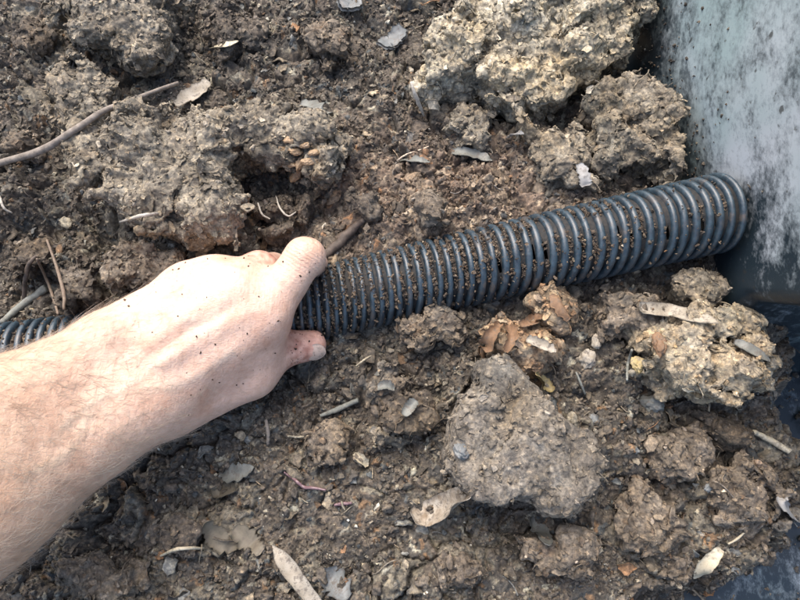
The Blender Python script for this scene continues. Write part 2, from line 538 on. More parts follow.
for k in range(4):                                      # 10-13 thin bent flakes
    t = np.linspace(-1, 1, 6); s = np.linspace(-1, 1, 4); V = []
    for top in (1, -1):
        for a in t:
            for b in s:
                wd = (1 - abs(a) ** 2.2) * 0.55 + 0.12
                ca, sa = math.cos(k * 0.785), math.sin(k * 0.785)
                jx = a + 0.16 * math.sin(7 * b + 3 * k); jy = b * (wd + 0.14 * math.sin(5 * a + 2.3 * k)) + 0.1 * math.sin(a * 3 + k)
                V.append([jx * ca - jy * sa, jx * sa + jy * ca, 0.22 * math.sin(a * 2.3 + k) + 0.20 * b * b * math.sin(k + 1) + 0.10 * math.sin(a * b * 6 + k) + top * 0.05])
    F = []
    for i in range(5):
        for j in range(3):
            a = i * 4 + j
            F.append([a, a + 4, a + 5, a + 1]); F.append([24 + a, 24 + a + 1, 24 + a + 5, 24 + a + 4])
    for i in range(5):
        for j in (0, 3):
            a = i * 4 + j; F.append([a, a + 24, a + 28, a + 4] if j == 3 else [a, a + 4, a + 28, a + 24])
    for j in range(3):
        F.append([j, j + 1, j + 25, j + 24]); F.append([20 + j, 44 + j, 45 + j, 21 + j])
    shapes.objects.link(bpy.data.objects.new('crumb_shape_%02d' % (10 + k), mesh_of('crumb_shape', V, np.array(F), M_CRUMB)))
def tube(pts, rad, sides=8, cap=True):
    pts = np.asarray(pts, float); rad = np.broadcast_to(rad, len(pts))
    T = np.gradient(pts, axis=0); T /= np.linalg.norm(T, axis=1)[:, None] + 1e-12
    ref = np.array([0.13, 0.21, 0.97]); V = []
    for p, t, r in zip(pts, T, rad):
        n = np.cross(t, ref); n /= np.linalg.norm(n) + 1e-9; b = np.cross(n, t)
        for a in np.arange(sides) * 2 * math.pi / sides:
            V.append(p + r * (math.cos(a) * n + math.sin(a) * b))
    F = []
    for i in range(len(pts) - 1):
        for j in range(sides):
            F.append([i * sides + j, i * sides + (j + 1) % sides, (i + 1) * sides + (j + 1) % sides, (i + 1) * sides + j][::-1])
    if cap:
        F.append(list(range(sides))); F.append([(len(pts) - 1) * sides + j for j in range(sides)][::-1])
    return np.array(V), F
for k in range(4):                                      # 14-17 fibres
    t = np.linspace(-1, 1, 7)
    V, F = tube(np.stack([t, 0.25 * np.sin(t * 2 + k), 0.15 * np.cos(t * 2.4 + 2 * k)], 1), 0.05, 4)
    shapes.objects.link(bpy.data.objects.new('crumb_shape_%02d' % (14 + k), mesh_of('crumb_shape', V, F, M_CRUMB)))

ng = bpy.data.node_groups.new('scatter crumbs', 'GeometryNodeTree')
ng.interface.new_socket('Geometry', in_out='INPUT', socket_type='NodeSocketGeometry')
ng.interface.new_socket('Geometry', in_out='OUTPUT', socket_type='NodeSocketGeometry')
gi = ng.nodes.new('NodeGroupInput'); go = ng.nodes.new('NodeGroupOutput')
iop = ng.nodes.new('GeometryNodeInstanceOnPoints')
ci = ng.nodes.new('GeometryNodeCollectionInfo')
ci.inputs['Collection'].default_value = shapes
ci.inputs['Separate Children'].default_value = True
ci.inputs['Reset Children'].default_value = True
def named(nm, ty):
    n = ng.nodes.new('GeometryNodeInputNamedAttribute'); n.data_type = ty; n.inputs['Name'].default_value = nm
    return n.outputs['Attribute']
e2r = ng.nodes.new('FunctionNodeEulerToRotation')
GL = ng.links
GL.new(gi.outputs[0], iop.inputs['Points']); GL.new(ci.outputs[0], iop.inputs['Instance'])
iop.inputs['Pick Instance'].default_value = True
GL.new(named('which', 'INT'), iop.inputs['Instance Index'])
GL.new(named('turn', 'FLOAT_VECTOR'), e2r.inputs[0]); GL.new(e2r.outputs[0], iop.inputs['Rotation'])
GL.new(named('size', 'FLOAT_VECTOR'), iop.inputs['Scale'])
GL.new(iop.outputs[0], go.inputs[0])

def scatter(name, pts, size, tint, parent=None, flake=0.1, fibre=0.03, rng=RNG, nrm=None):
    n = len(pts)
    me = bpy.data.meshes.new(name)
    me.vertices.add(n); me.vertices.foreach_set('co', np.asarray(pts, np.float32).ravel())
    r = rng.random(n)
    which = np.where(r < fibre, rng.integers(14, 18, n), np.where(r < fibre + flake, rng.integers(10, 14, n), rng.integers(0, 10, n))).astype(np.int32)
    sz = np.repeat(np.asarray(size)[:, None], 3, 1) * rng.uniform(0.75, 1.25, (n, 3))
    sz[which >= 10] *= 1.5
    sz[which >= 14] *= 2.0
    if parent is None:
        md_ = np.clip(1.25 - np.hypot((pts[:, 0] - 0.03) / 0.11, (pts[:, 1] - 0.06) / 0.07), 0, 1)[:, None]
        tint = tint * (1 + md_ * np.array([0.24, 0.10, 0.03]))
    turn = rng.uniform(0, 2 * math.pi, (n, 3))
    fl = which >= 10
    turn[fl, :2] = rng.normal(0, 0.45, (fl.sum(), 2))
    if nrm is not None:
        turn[fl, 0] = rng.normal(0, 0.25, fl.sum())
        turn[fl, 1] = np.arccos(np.clip(nrm[fl, 2], -1, 1)) + rng.normal(0, 0.30, fl.sum())
        turn[fl, 2] = np.arctan2(nrm[fl, 1], nrm[fl, 0])
    tint = np.concatenate([tint, np.ones((n, 1))], 1)
    for nm, ty, key, v in (('which', 'INT', 'value', which), ('turn', 'FLOAT_VECTOR', 'vector', turn), ('size', 'FLOAT_VECTOR', 'vector', sz), ('tint', 'FLOAT_COLOR', 'color', tint)):
        a = me.attributes.new(nm, ty, 'POINT'); a.data.foreach_set(key, np.asarray(v, np.int32 if ty == 'INT' else np.float32).ravel())
    me.update()
    o = bpy.data.objects.new(name, me); link(o, parent)
    md = o.modifiers.new('scatter', 'NODES'); md.node_group = ng
    o['kind'] = 'stuff'
    return o

SOILPAL = np.array([(.100, .083, .069), (.120, .098, .081), (.140, .116, .095), (.082, .072, .064), (.170, .146, .119), (.215, .188, .152), (.155, .100, .064), (.075, .080, .084), (.32, .28, .22), (.55, .52, .46)]) * np.array([0.95, 1.0, 0.99])
SOILW = np.array([.26, .22, .17, .13, .10, .055, .018, .03, .010, .005])
def palette(n, pal=SOILPAL, w=SOILW, rng=RNG):
    c = pal[rng.choice(len(pal), n, p=w / w.sum())]
    return c * rng.uniform(0.75, 1.3, (n, 1))

def on_ground(n, lo, hi, rng=RNG):
    """points of the soil surface; the size range says how far each is sunk"""
    xx = rng.uniform(-0.36, 0.235, n); yy = rng.uniform(-0.225, 0.30, n)
    i = np.clip(np.searchsorted(gx, xx), 0, nx_ - 1); j = np.clip(np.searchsorted(gy, yy), 0, ny_ - 1)
    zz = ZG[i, j]
    s = lo * (hi / lo) ** (rng.random(n) ** 2.2)
    ok = zz > -0.045
    pts = np.stack([gx[i], gy[j], zz + s * 0.25], 1)
    return pts[ok], s[ok]
pts, s = on_ground(130000, 0.00032, 0.0021)
dens = 1.2 * perlin(pts * np.array([33, 33, 0]) + 60) + 0.5 * perlin(pts * np.array([80, 80, 0]) + 9)
ok = dens + RNG.normal(0, 0.35, len(pts)) > -0.25
pts, s = pts[ok], s[ok]
o = scatter('soil_crumbs', pts, s, palette(len(pts)), flake=0.16, fibre=0.05)
tag(o, 'loose brown crumbs, flakes and fibres strewn over the compost', 'crumbs')
pts, s = on_ground(1500, 0.0018, 0.0050)
o = scatter('soil_lumps', pts, s, palette(len(pts)), flake=0.10, fibre=0.0)
tag(o, 'small brown lumps scattered thickly over the compost surface', 'soil')
pts, s = on_ground(1500, 0.0016, 0.0048)
LITPAL = np.array([(.14, .12, .09), (.19, .17, .135), (.25, .215, .16), (.10, .088, .072), (.18, .185, .175), (.34, .29, .21), (.21, .125, .07), (.48, .44, .36)])
o = scatter('leaf_litter', pts, s, palette(len(pts), LITPAL, np.array([.26, .24, .12, .22, .1, .03, .03, .006])), flake=0.80, fibre=0.20)
tag(o, 'rotted leaf flakes and root fibres mixed through the compost', 'leaf litter')

# ------------------------------------------------------------------ clods
PAL = {
    'dusk': (np.array([(.165, .142, .118), (.20, .172, .142), (.135, .115, .098), (.245, .215, .178), (.10, .088, .078), (.15, .145, .138)]), np.array([.3, .26, .2, .1, .08, .06])),
    'grey': (np.array([(.20, .17, .132), (.25, .215, .168), (.155, .13, .105), (.31, .275, .22), (.11, .092, .078), (.21, .15, .09)]), np.array([.3, .28, .18, .12, .08, .04])),
    'pale': (np.array([(.28, .245, .185), (.34, .30, .235), (.21, .185, .145), (.41, .37, .30), (.30, .23, .13), (.13, .11, .09)]), np.array([.3, .25, .2, .12, .07, .06])),
    'brown': (np.array([(.125, .100, .078), (.165, .135, .105), (.09, .071, .056), (.21, .175, .14), (.15, .09, .05)]), np.array([.36, .26, .2, .13, .05])),
    'dark': (np.array([(.085, .068, .055), (.115, .094, .076), (.065, .053, .044), (.16, .135, .108)]), np.array([.4, .3, .2, .1])),
    'rust': (np.array([(.25, .135, .065), (.28, .185, .105), (.15, .12, .09), (.29, .23, .155), (.12, .10, .08)]), np.array([.26, .24, .22, .16, .12])),
    'tan': (np.array([(.30, .245, .165), (.36, .30, .22), (.23, .185, .13), (.29, .19, .09), (.15, .125, .10), (.42, .37, .29)]), np.array([.28, .22, .2, .1, .1, .1])),
}
def by_id(ids, pal, w, k=0):
    cum = np.cumsum(w / w.sum())
    return pal[np.searchsorted(cum, np.clip(_r[ids][:, k], 0, 0.9999))]

def clod(name, outline, zlo, zhi, pal, label, seed, cat='clod', group=None, h=0.0013, rough=1.0, chunk=90, tilt=(0, 0), edge=0.7, crumbs=1.0):
    zc = 0.5 * (zlo + zhi); H = 0.5 * (zhi - zlo)
    poly = np.array([PZ(a, b, zc + 0.4 * H)[:2] for a, b in outline])
    lo = poly.min(0) - 0.012; hi = poly.max(0) + 0.012
    ax = np.arange(lo[0], hi[0], h * 1.5); ay = np.arange(lo[1], hi[1], h * 1.5); az = np.arange(zlo - 0.014, zhi + 0.016, h * 1.5)
    X, Y, Zz = np.meshgrid(ax, ay, az, indexing='ij')
    d2 = poly_sd(X[:, :, 0], Y[:, :, 0], poly)[:, :, None]
    pp = np.stack([X.ravel(), Y.ravel(), Zz.ravel()], 1)
    R = max(0.006, min(edge * 0.03, -d2.min() * 0.9))
    zz = Zz - zc - tilt[0] * (X - poly[:, 0].mean()) - tilt[1] * (Y - poly[:, 1].mean())
    wq = pp + 0.004 * np.stack([perlin(pp * 70 + 3), perlin(pp * 70 + 40), perlin(pp * 70 + 80)], 1)
    fc, _ = facets(wq * np.array([31, 31, 46]) + seed * 2.3)
    n = (0.0050 * perlin(pp * 38 + seed * 3.7) + 0.0030 * perlin(pp * 105 + seed * 1.3) - 0.0070 * fc).reshape(X.shape) * rough
    n2 = (0.30 * perlin(np.stack([X[:, :, 0].ravel(), Y[:, :, 0].ravel(), np.full(X[:, :, 0].size, seed * 1.7)], 1) * 32)).reshape(X.shape[:2])[:, :, None]
    Hl = H * (1 + n2 * rough)
    xy = np.stack([X[:, :, 0].ravel(), Y[:, :, 0].ravel(), np.full(X[:, :, 0].size, seed * 0.9)], 1)
    d2 = d2 + ((0.0042 * perlin(xy * 62) + 0.0030 * perlin(xy * 150 + 9)) * min(rough, 1.1)).reshape(X.shape[:2])[:, :, None] + 0.45 * np.maximum(zc - Zz, 0)
    F = np.sqrt(np.maximum(d2 + R, 0) ** 2 + (np.maximum(np.abs(zz) - (Hl - R * 0.6).clip(0), 0) * 1.45) ** 2) - R * 0.9 + n
    F = np.maximum(F, np.abs(zz) - H * 1.5)
    V, Q = surface_nets(F.astype(np.float32), np.array([ax[0], ay[0], az[0]]), h * 1.5)
    # one linear subdivision, then displacement along the normal
    V, Q = subdivide(V, Q)
    N_ = vnormals(V, Q)
    w = V + 0.0016 * np.stack([perlin(V * 220 + 3), perlin(V * 220 + 40), perlin(V * 220 + 90)], 1)
    f1, cid = facets(w * chunk + seed)
    f2, gid = facets((w + 0.0008 * perlin(V * 600)[:, None]) * 230 + seed, gap=0.1)
    pit = np.clip(perlin(V * 75 + seed * 5) + 0.4 * perlin(V * 190 + seed) - 0.38, 0, 0.5)
    lump = np.clip(0.35 + 1.1 * perlin(V * 40 + seed * 8), 0.1, 1)          # some faces torn smooth, others crumbly
    dsp = 0.0015 * f1 * (90 / chunk) * lump + 0.0007 * f2 * lump + 0.0021 * fbm(V * 95 + seed, 5, 0.55) + 0.0007 * np.floor(3 * fbm(V * np.array([30, 30, 90]) + seed, 2)) - 0.006 * pit
    V = V + N_ * (dsp * rough)[:, None]
    pl, wt = PAL[pal]
    pl = (pl * 0.82 + 0.18 * pl.mean(1, keepdims=True)) * np.array([1.03, 1.045, 1.01]) * {'grey': 0.84, 'pale': 1.02, 'tan': 0.95, 'dusk': 0.84}.get(pal, 1.0)
    cc = by_id(gid, pl, wt, 0) * 0.35 + by_id(cid, pl, wt, 1) * 0.35 + 0.30 * (pl * (wt / wt.sum())[:, None]).sum(0)
    cc = cc * (1 + 0.34 * fbm(V * 38 + seed, 4))[:, None] * (0.85 + 0.35 * _r[gid][:, 2:3])
    oc = np.clip(2.2 * perlin(V * 24 + seed * 4) - 0.35, 0, 1)[:, None]; gb = np.clip(2.2 * perlin(V * 30 + seed * 9 + 50) - 0.5, 0, 1)[:, None]
    cc = cc * (1 - oc + oc * np.array([1.06, 0.98, 0.85])) * (1 - gb + gb * np.array([0.80, 0.86, 0.92]))
    hm_add(V)
    o = mesh_obj(name, V, Q, M_CLOD, col=cc, centre=True)
    tag(o, label, cat, group)
    # crumbs and shreds clinging to the clod
    N_ = vnormals(V, Q)
    up = np.nonzero(N_[:, 2] > 0.05)[0]
    area = abs((poly[:, 0] * np.roll(poly[:, 1], 1) - poly[:, 1] * np.roll(poly[:, 0], 1)).sum()) / 2
    k = int(area * 330000 * crumbs)
    if k > 5:
        rg = np.random.default_rng(seed + 100)
        t = rg.choice(up, k)
        s = 0.00032 * (0.0021 / 0.00032) ** (rg.random(k) ** 2.2)
        big = rg.random(k) < 0.05 * crumbs
        s[big] = rg.uniform(0.0016, 0.0030, big.sum())
        own = cc[t] * rg.uniform(0.7, 1.25, (k, 1)) * 0.55 + 0.45 * palette(k, pl * np.array([1.06, 1.02, 0.96]), wt, rg) * rg.uniform(0.55, 1.45, (k, 1))
        pal_f = rg.random(k) < 0.06
        own[pal_f] = own[pal_f] * 1.5 + 0.04
        scatter('clinging_crumbs', V[t] + N_[t] * (s * 0.15)[:, None] - np.array(o.location), s, own, o, flake=0.5, fibre=0.10, rng=rg, nrm=N_[t])
    return o

def subdivide(V, Q):
    E = np.sort(np.concatenate([Q[:, [0, 1]], Q[:, [1, 2]], Q[:, [2, 3]], Q[:, [3, 0]]]), 1)
    U, inv = np.unique(E[:, 0].astype(np.int64) * len(V) + E[:, 1], return_inverse=True)
    n, m = len(V), len(Q)
    mid = 0.5 * (V[U // n] + V[U % n]); cen = V[Q].mean(1)
    e = inv.reshape(4, m) + n; c = np.arange(m) + n + len(U)
    Fs = [np.stack([Q[:, k], e[k], c, e[(k + 3) % 4]], 1) for k in range(4)]
    return np.concatenate([V, mid, cen]), np.concatenate(Fs)

CLODS = [
    # name, outline, z range, palette, label
    ('clod', [(422, 92), (421, 60), (436, 30), (462, 10), (500, -12), (560, -25), (655, -22), (657, 4), (640, 24), (630, 44), (612, 52), (600, 74), (578, 88), (560, 106), (520, 112), (490, 104), (470, 84), (445, 98)], .000, .062, 'pale', 'large pale lumpy clod overhanging the wedge-shaped slab near the bin wall', dict(rough=1.25)),
    ('clod', [(578, 104), (600, 90), (636, 74), (662, 82), (682, 98), (688, 130), (685, 172), (668, 186), (645, 178), (630, 164), (612, 184), (596, 178), (584, 142)], .010, .066, 'grey', 'grey-brown rough clod wedged between the black pipe and the bin wall', dict()),
    ('clod_slab', [(514, 116), (542, 126), (566, 138), (586, 160), (594, 192), (572, 196), (548, 190), (534, 160)], .022, .060, 'grey', 'wedge-shaped grey slab of compost leaning beside the pipe', dict(edge=0.4)),
    ('clod', [(440, 130), (452, 114), (476, 109), (498, 116), (496, 138), (476, 148), (452, 150)], .018, .044, 'grey', 'small flat grey clod below the large pale clod', dict()),
    ('clod', [(50, 18), (66, -12), (110, -26), (160, -20), (182, 0), (172, 32), (165, 52), (140, 68), (112, 62), (84, 44), (58, 34)], .000, .048, 'grey', 'broad grey clod behind the long bare twig', dict()),
    ('clod', [(42, 92), (50, 66), (72, 54), (100, 64), (118, 82), (112, 108), (96, 128), (62, 126), (44, 112)], .002, .036, 'grey', 'round grey clod lying under the long bare twig', dict()),
    ('clod', [(72, 158), (80, 128), (120, 116), (180, 112), (232, 114), (280, 108), (322, 124), (346, 142), (340, 168), (318, 186), (298, 178), (272, 166), (246, 158), (236, 170), (246, 204), (238, 236), (192, 244), (146, 230), (112, 216), (84, 190)], .002, .058, 'grey', 'long rugged grey clod crusted with leaf scraps and orange seeds', dict(rough=1.2)),
    ('clod', [(478, 362), (504, 354), (528, 374), (546, 392), (562, 416), (590, 438), (604, 460), (596, 490), (570, 515), (550, 514), (538, 500), (514, 500), (492, 514), (466, 496), (446, 476), (440, 446), (450, 412), (472, 388)], .010, .052, 'dusk', 'broad flat grey clod tapering to a point beside the rusty scraps', dict(rough=0.5, edge=0.35, chunk=60, crumbs=0.55)),
    ('clod', [(484, 330), (500, 318), (526, 318), (548, 326), (566, 346), (562, 368), (540, 380), (516, 366), (490, 356)], .018, .050, 'rust', 'rust-orange clod of rotted leaf scraps at the tip of the broad flat clod', dict(chunk=80)),
    ('clod', [(634, 326), (668, 312), (704, 316), (748, 310), (764, 326), (776, 366), (768, 392), (736, 408), (692, 400), (664, 388), (640, 372)], .008, .058, 'tan', 'tan layered clod at the edge of the heap above the bin floor', dict(rough=1.15)),
    ('clod', [(672, 276), (690, 264), (716, 262), (730, 280), (726, 304), (702, 310), (680, 300)], .030, .056, 'grey', 'small grey-brown clod under the end of the pipe by the wall', dict(rough=0.8)),
    ('clod', [(596, 304), (620, 292), (658, 296), (664, 312), (640, 326), (606, 326)], .024, .050, 'brown', 'brown clod in front of the pipe between rusty scraps and tan clod', dict()),
    ('clod', [(540, 296), (560, 288), (580, 298), (584, 320), (566, 334), (546, 322)], .022, .048, 'rust', 'little rust-stained clod just in front of the pipe', dict()),
    ('clod', [(640, 440), (670, 420), (700, 424), (712, 452), (690, 480), (654, 474)], -.004, .026, 'brown', 'brown crumbly clod between the broad flat clod and the tan clod', dict()),
    ('clod', [(706, 462), (742, 448), (780, 462), (786, 500), (764, 532), (724, 534), (704, 506)], -.020, .026, 'brown', 'brown fibrous clod at the heap corner with white leaf beside it', dict(rough=1.1)),
    ('clod', [(610, 500), (640, 486), (676, 500), (690, 536), (664, 562), (624, 552)], -.012, .022, 'brown', 'soft brown clod on the slope down to the bin floor', dict()),
    ('clod', [(694, 408), (730, 412), (758, 432), (752, 450), (722, 446), (700, 430)], -.004, .026, 'dark', 'dark smooth slab tucked under the tan clod', dict(rough=0.6)),
    ('clod', [(112, 258), (146, 244), (182, 250), (186, 274), (152, 296), (118, 300), (98, 286)], -.006, .034, 'brown', 'brown clod pressed against the wrist behind the pipe', dict()),
    ('clod', [(64, 262), (92, 254), (104, 280), (96, 304), (72, 306)], -.008, .026, 'dark', 'dark crumbly clod next to the two bent brown stems', dict()),
    ('clod', [(2, 238), (36, 232), (48, 252), (30, 276), (4, 272)], -.006, .024, 'dark', 'dark clod above the grey-green stick', dict()),
    ('clod', [(2, 132), (26, 128), (40, 142), (30, 160), (4, 158)], .002, .030, 'brown', 'brown crumbly clod touching the thick end of the long twig', dict()),
    ('clod', [(346, 196), (376, 190), (396, 206), (388, 226), (360, 228)], .024, .048, 'dark', 'dark brown lump above the pipe near the dark stick', dict()),
    ('clod', [(412, 202), (430, 190), (446, 204), (444, 224), (422, 228)], .034, .056, 'brown', 'reddish brown nugget on the soil behind the pipe', dict()),
    ('clod', [(250, 196), (286, 190), (318, 204), (312, 226), (280, 236), (252, 228)], -.004, .026, 'dark', 'dark clod in the hollow below the orange seeds', dict()),
    ('clod', [(356, 378), (390, 366), (420, 378), (416, 400), (380, 406)], .000, .026, 'brown', 'brown lump in front of the pipe beside the grey shred', dict()),
    ('clod', [(360, 420), (384, 412), (404, 426), (398, 446), (372, 448)], -.006, .022, 'grey', 'greenish grey lump beside the broad flat clod', dict()),
    ('clod', [(300, 440), (330, 432), (352, 446), (346, 470), (312, 470)], -.008, .016, 'brown', 'soft brown lump above the purple worm', dict()),
    ('clod', [(420, 556), (458, 546), (486, 562), (478, 592), (436, 596)], -.010, .018, 'dark', 'dark rounded clod below the speckled pale leaf', dict()),
    ('clod', [(520, 540), (560, 530), (590, 548), (580, 578), (536, 582)], -.008, .020, 'brown', 'brown clod below the broad flat clod at the heap foot', dict()),
    ('clod', [(60, 566), (100, 552), (132, 570), (126, 604), (78, 612)], -.022, .010, 'brown', 'brown clod below the hairy forearm', dict()),
    ('clod', [(150, 520), (182, 512), (204, 528), (192, 552), (158, 550)], -.016, .008, 'dark', 'dark clod between the forearm and the olive leaf scraps', dict()),
    ('clod', [(196, 16), (236, 6), (268, 22), (262, 50), (222, 58)], .002, .032, 'dark', 'dark clod beyond the long rugged clod', dict()),
    ('clod', [(300, 30), (330, 20), (356, 34), (350, 60), (316, 64)], .006, .036, 'brown', 'brown clod beside the pale grey flake', dict()),
    ('clod', [(380, 402), (404, 386), (436, 396), (440, 420), (412, 432), (386, 424)], .002, .028, 'dark', 'dark lump touching the side of the broad flat clod', dict()),
    ('clod', [(388, 318), (420, 306), (454, 312), (462, 334), (430, 350), (396, 344)], .010, .036, 'brown', 'reddish brown clod against the near side of the pipe', dict(rough=0.8)),
    ('clod', [(12, 20), (40, 14), (52, 34), (36, 50), (10, 44)], .000, .028, 'dark', 'dark clod beside the broad grey clod', dict()),
]
for k, (nm, ol, zl, zh, pal, lab, kw) in enumerate(CLODS):
    clod(nm, ol, zl, zh, pal, lab, k + 1, **kw)

# ------------------------------------------------------------------ compost bin: wall with an undercut corner, floor panel
bin_root = link(bpy.data.objects.new('compost_bin', None))
tag(bin_root, 'black plastic bin wall and floor clouded with pale dry residue', 'bin')
bin_root.location = (0.20, 0.05, -0.05)
def wall_sheet():
    zs = np.concatenate([np.linspace(-0.052, 0.02, 10), np.linspace(0.026, 0.20, 60)])
    sv = np.concatenate([np.linspace(-0.16, -0.012, 26), np.linspace(-0.0105, 0.0105, 15), np.linspace(0.012, 0.56, 90)])
    rad = 0.010
    V = []; R = []
    for z in zs:
        yc = -0.0215 - max(z - 0.056, 0) * 0.45 + 0.15 * min(z - 0.056, 0)
        xw = 0.1925 + 0.10 * (z - 0.045)
        for s in sv:
            if s >= 0.0105: a = (xw, yc + s)
            elif s <= -0.0105: a = (xw - s, yc)
            else:
                t = (s + 0.0105) / 0.021 * math.pi / 2
                a = (xw + 0.0105 - 0.0105 * math.sin(t), yc + 0.0105 - 0.0105 * math.cos(t))
            xx = a[0] - 0.05 * max(a[1] - 0.05, 0) + 0.002 * math.sin(a[1] * 31 + z * 20)
            V.append((xx, a[1], z))
            lowf = min(max((z - 0.012) / 0.05, 0), 1)  # less residue near the base: gap shade and dirt painted in
            dp = math.hypot(a[1] - 0.018, z - 0.060) - 0.0245  # less residue round the pipe end: paints the gap's shade and dirt
            R.append(((0.10 + 0.72 * lowf) - 0.45 * math.exp(-max(dp, 0) / 0.006)) * min(1.0, 0.12 + s / 0.055) if s > 0 else 0.18)  # fades to the corner; low residue paints shade on the undercut face
    n = len(sv)
    F = np.array([[i * n + j, (i + 1) * n + j, (i + 1) * n + j + 1, i * n + j + 1] for i in range(len(zs) - 1) for j in range(n - 1)])
    return np.array(V), F, np.array(R)
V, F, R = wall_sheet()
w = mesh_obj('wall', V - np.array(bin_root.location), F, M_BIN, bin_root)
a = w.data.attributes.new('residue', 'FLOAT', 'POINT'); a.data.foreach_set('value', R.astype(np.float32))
md = w.modifiers.new('thickness', 'SOLIDIFY'); md.thickness = 0.003; md.offset = -1
xs_ = np.linspace(-0.10, 0.42, 60); ys_ = np.linspace(-0.40, 0.14, 60)
V = np.array([(a, b, -0.050 + 0.0015 * math.sin(a * 40) + 0.004 * math.exp(-((b + 0.165) / 0.012) ** 2)) for a in xs_ for b in ys_])
F = np.array([[i * 60 + j, (i + 1) * 60 + j, (i + 1) * 60 + j + 1, i * 60 + j + 1] for i in range(59) for j in range(59)])
fl = mesh_obj('floor_panel', V - np.array(bin_root.location), F, M_BIN, bin_root)
a = fl.data.attributes.new('residue', 'FLOAT', 'POINT'); a.data.foreach_set('value', (0.12 + 0.40 * np.clip((V[:, 0] - 0.232) / 0.03, 0, 1) * np.clip((-0.145 - V[:, 1]) / 0.02, 0, 1)).astype(np.float32))
md = fl.modifiers.new('thickness', 'SOLIDIFY'); md.thickness = 0.003; md.offset = -1
# crumbs fallen on the floor and stuck low on the wall
rg = np.random.default_rng(77)
n = 5000
fx = rg.uniform(0.10, 0.40, n); fy = rg.uniform(-0.26, 0.0, n)
sd = poly_sd(fx, fy, EDGE_W)
ok = (sd < 0.0) & (rg.random(n) < np.exp(sd / 0.05))
pts = np.stack([fx, fy, np.full(n, -0.0490)], 1)[ok]
s = 0.0007 * (0.003 / 0.0007) ** (rg.random(len(pts)) ** 2)
o = scatter('fallen_crumbs', pts, s, palette(len(pts), rng=rg), flake=0.1, fibre=0.02, rng=rg)
tag(o, 'stray soil crumbs fallen on the black bin floor', 'crumbs')
n = 420
zz = 0.0 + np.abs(rg.normal(0, 0.035, n)); yy = rg.uniform(0.02, 0.27, n)
pts = np.stack([0.1925 + 0.10 * (zz - 0.045) - 0.05 * np.maximum(yy - 0.05, 0) + 0.002 * np.sin(yy * 31 + zz * 20) - 0.0004, yy, zz], 1)
o = scatter('wall_specks', pts - np.array(bin_root.location), 0.0005 + 0.0011 * rg.random(n) ** 3, palette(n, rng=rg) * 0.7, bin_root, flake=0.1, fibre=0.02, rng=rg)

# ------------------------------------------------------------------ corrugated pipe
AX = [(-190, 384, .40), (-100, 374, .402), (0, 360, .404), (100, 347, .408), (200, 328, .410), (310, 305, .404), (400, 284, .397), (500, 261, .390), (600, 239, .382), (700, 217, .3755), (726, 211, .374)]
A = np.array([P(*a) for a in AX])
def catmull(pts, n):
    pts = np.asarray(pts, float); out = []
    Q = np.concatenate([[2 * pts[0] - pts[1]], pts, [2 * pts[-1] - pts[-2]]])
    for i in range(1, len(Q) - 2):
        for t in np.linspace(0, 1, n, endpoint=False):
            p0, p1, p2_, p3 = Q[i - 1:i + 3]
            out.append(0.5 * ((2 * p1) + (-p0 + p2_) * t + (2 * p0 - 5 * p1 + 4 * p2_ - p3) * t * t + (-p0 + 3 * p1 - 3 * p2_ + p3) * t ** 3))
    out.append(pts[-1]); return np.array(out)
path = catmull(A, 60)
arc = np.concatenate([[0], np.cumsum(np.linalg.norm(np.diff(path, axis=0), axis=1))])
def at_arc(s):
    p = np.array([np.interp(s, arc, path[:, k]) for k in range(3)])
    q0 = np.array([np.interp(max(s - 0.004, 0), arc, path[:, k]) for k in range(3)]); q1 = np.array([np.interp(min(s + 0.004, arc[-1]), arc, path[:, k]) for k in range(3)])
    t = q1 - q0; t /= np.linalg.norm(t)
    return p, t
pipe = link(bpy.data.objects.new('drain_pipe', None))
tag(pipe, 'black corrugated plastic drain pipe clogged with soil, held by the hand', 'pipe')
pipe.location = at_arc(arc[-1] * 0.5)[0].tolist()
PL = np.array(pipe.location)
def px_of(p):
    v = p - CAM; return 400 + FPX * (v @ crt) / (v @ cdir)
def pitch_at(px):
    return np.interp(px, [-200, 60, 230, 330, 400, 480, 560, 650, 760], [.0066, .0066, .0058, .0054, .0059, .0066, .0070, .0065, .0060])
ribs = [arc[-1] - 0.0058]
while ribs[-1] > 0.004:
    ribs.append(ribs[-1] - pitch_at(px_of(at_arc(ribs[-1])[0])))
ribs = ribs[::-1]
R_OUT, R_IN = 0.0236, 0.0194
def frame(t):
    n = np.cross(t, [0, 0, 1]); n /= np.linalg.norm(n); b = np.cross(n, t)      # n: towards the viewer side, b: up
    return n, b
# inner tube with slots cut through the grooves
NS = 60
V = []; ringc = []
stations = []
for k in range(len(ribs) - 1):
    p0, p1 = ribs[k], ribs[k + 1]; g_ = p1 - p0
    stations += [(p0, 0), (p0 + 0.36 * g_, 1), (p0 + 0.64 * g_, 2)]
stations.append((ribs[-1], 0)); stations.append((arc[-1], 0))
for s, _ in stations:
    p, t = at_arc(s); n, b = frame(t)
    for j in range(NS):
        a = 2 * math.pi * j / NS
        V.append(p + R_IN * (math.cos(a) * n + math.sin(a) * b) - PL)
F = []
for i in range(len(stations) - 1):
    k = i // 3
    slot = (i % 3 == 1)
    for j in range(NS):
        if slot:
            off = (k * 0) % NS
            if any((j - c - (k * 7) % 3) % NS < 4 + (k * 5) % 3 for c in (7, 27, 47)) and (k * 11) % 7 in (0, 2, 5): continue
        F.append([i * NS + j, i * NS + (j + 1) % NS, (i + 1) * NS + (j + 1) % NS, (i + 1) * NS + j])
M_GROOVE = plain_mat('dark groove', (.010, .013, .016), (.040, .035, .030), 420, 0.75, 0.0004, spec=0.3)  # darker and rougher than the ribs
tb = mesh_obj('tube', np.array(V), F, M_GROOVE, pipe)
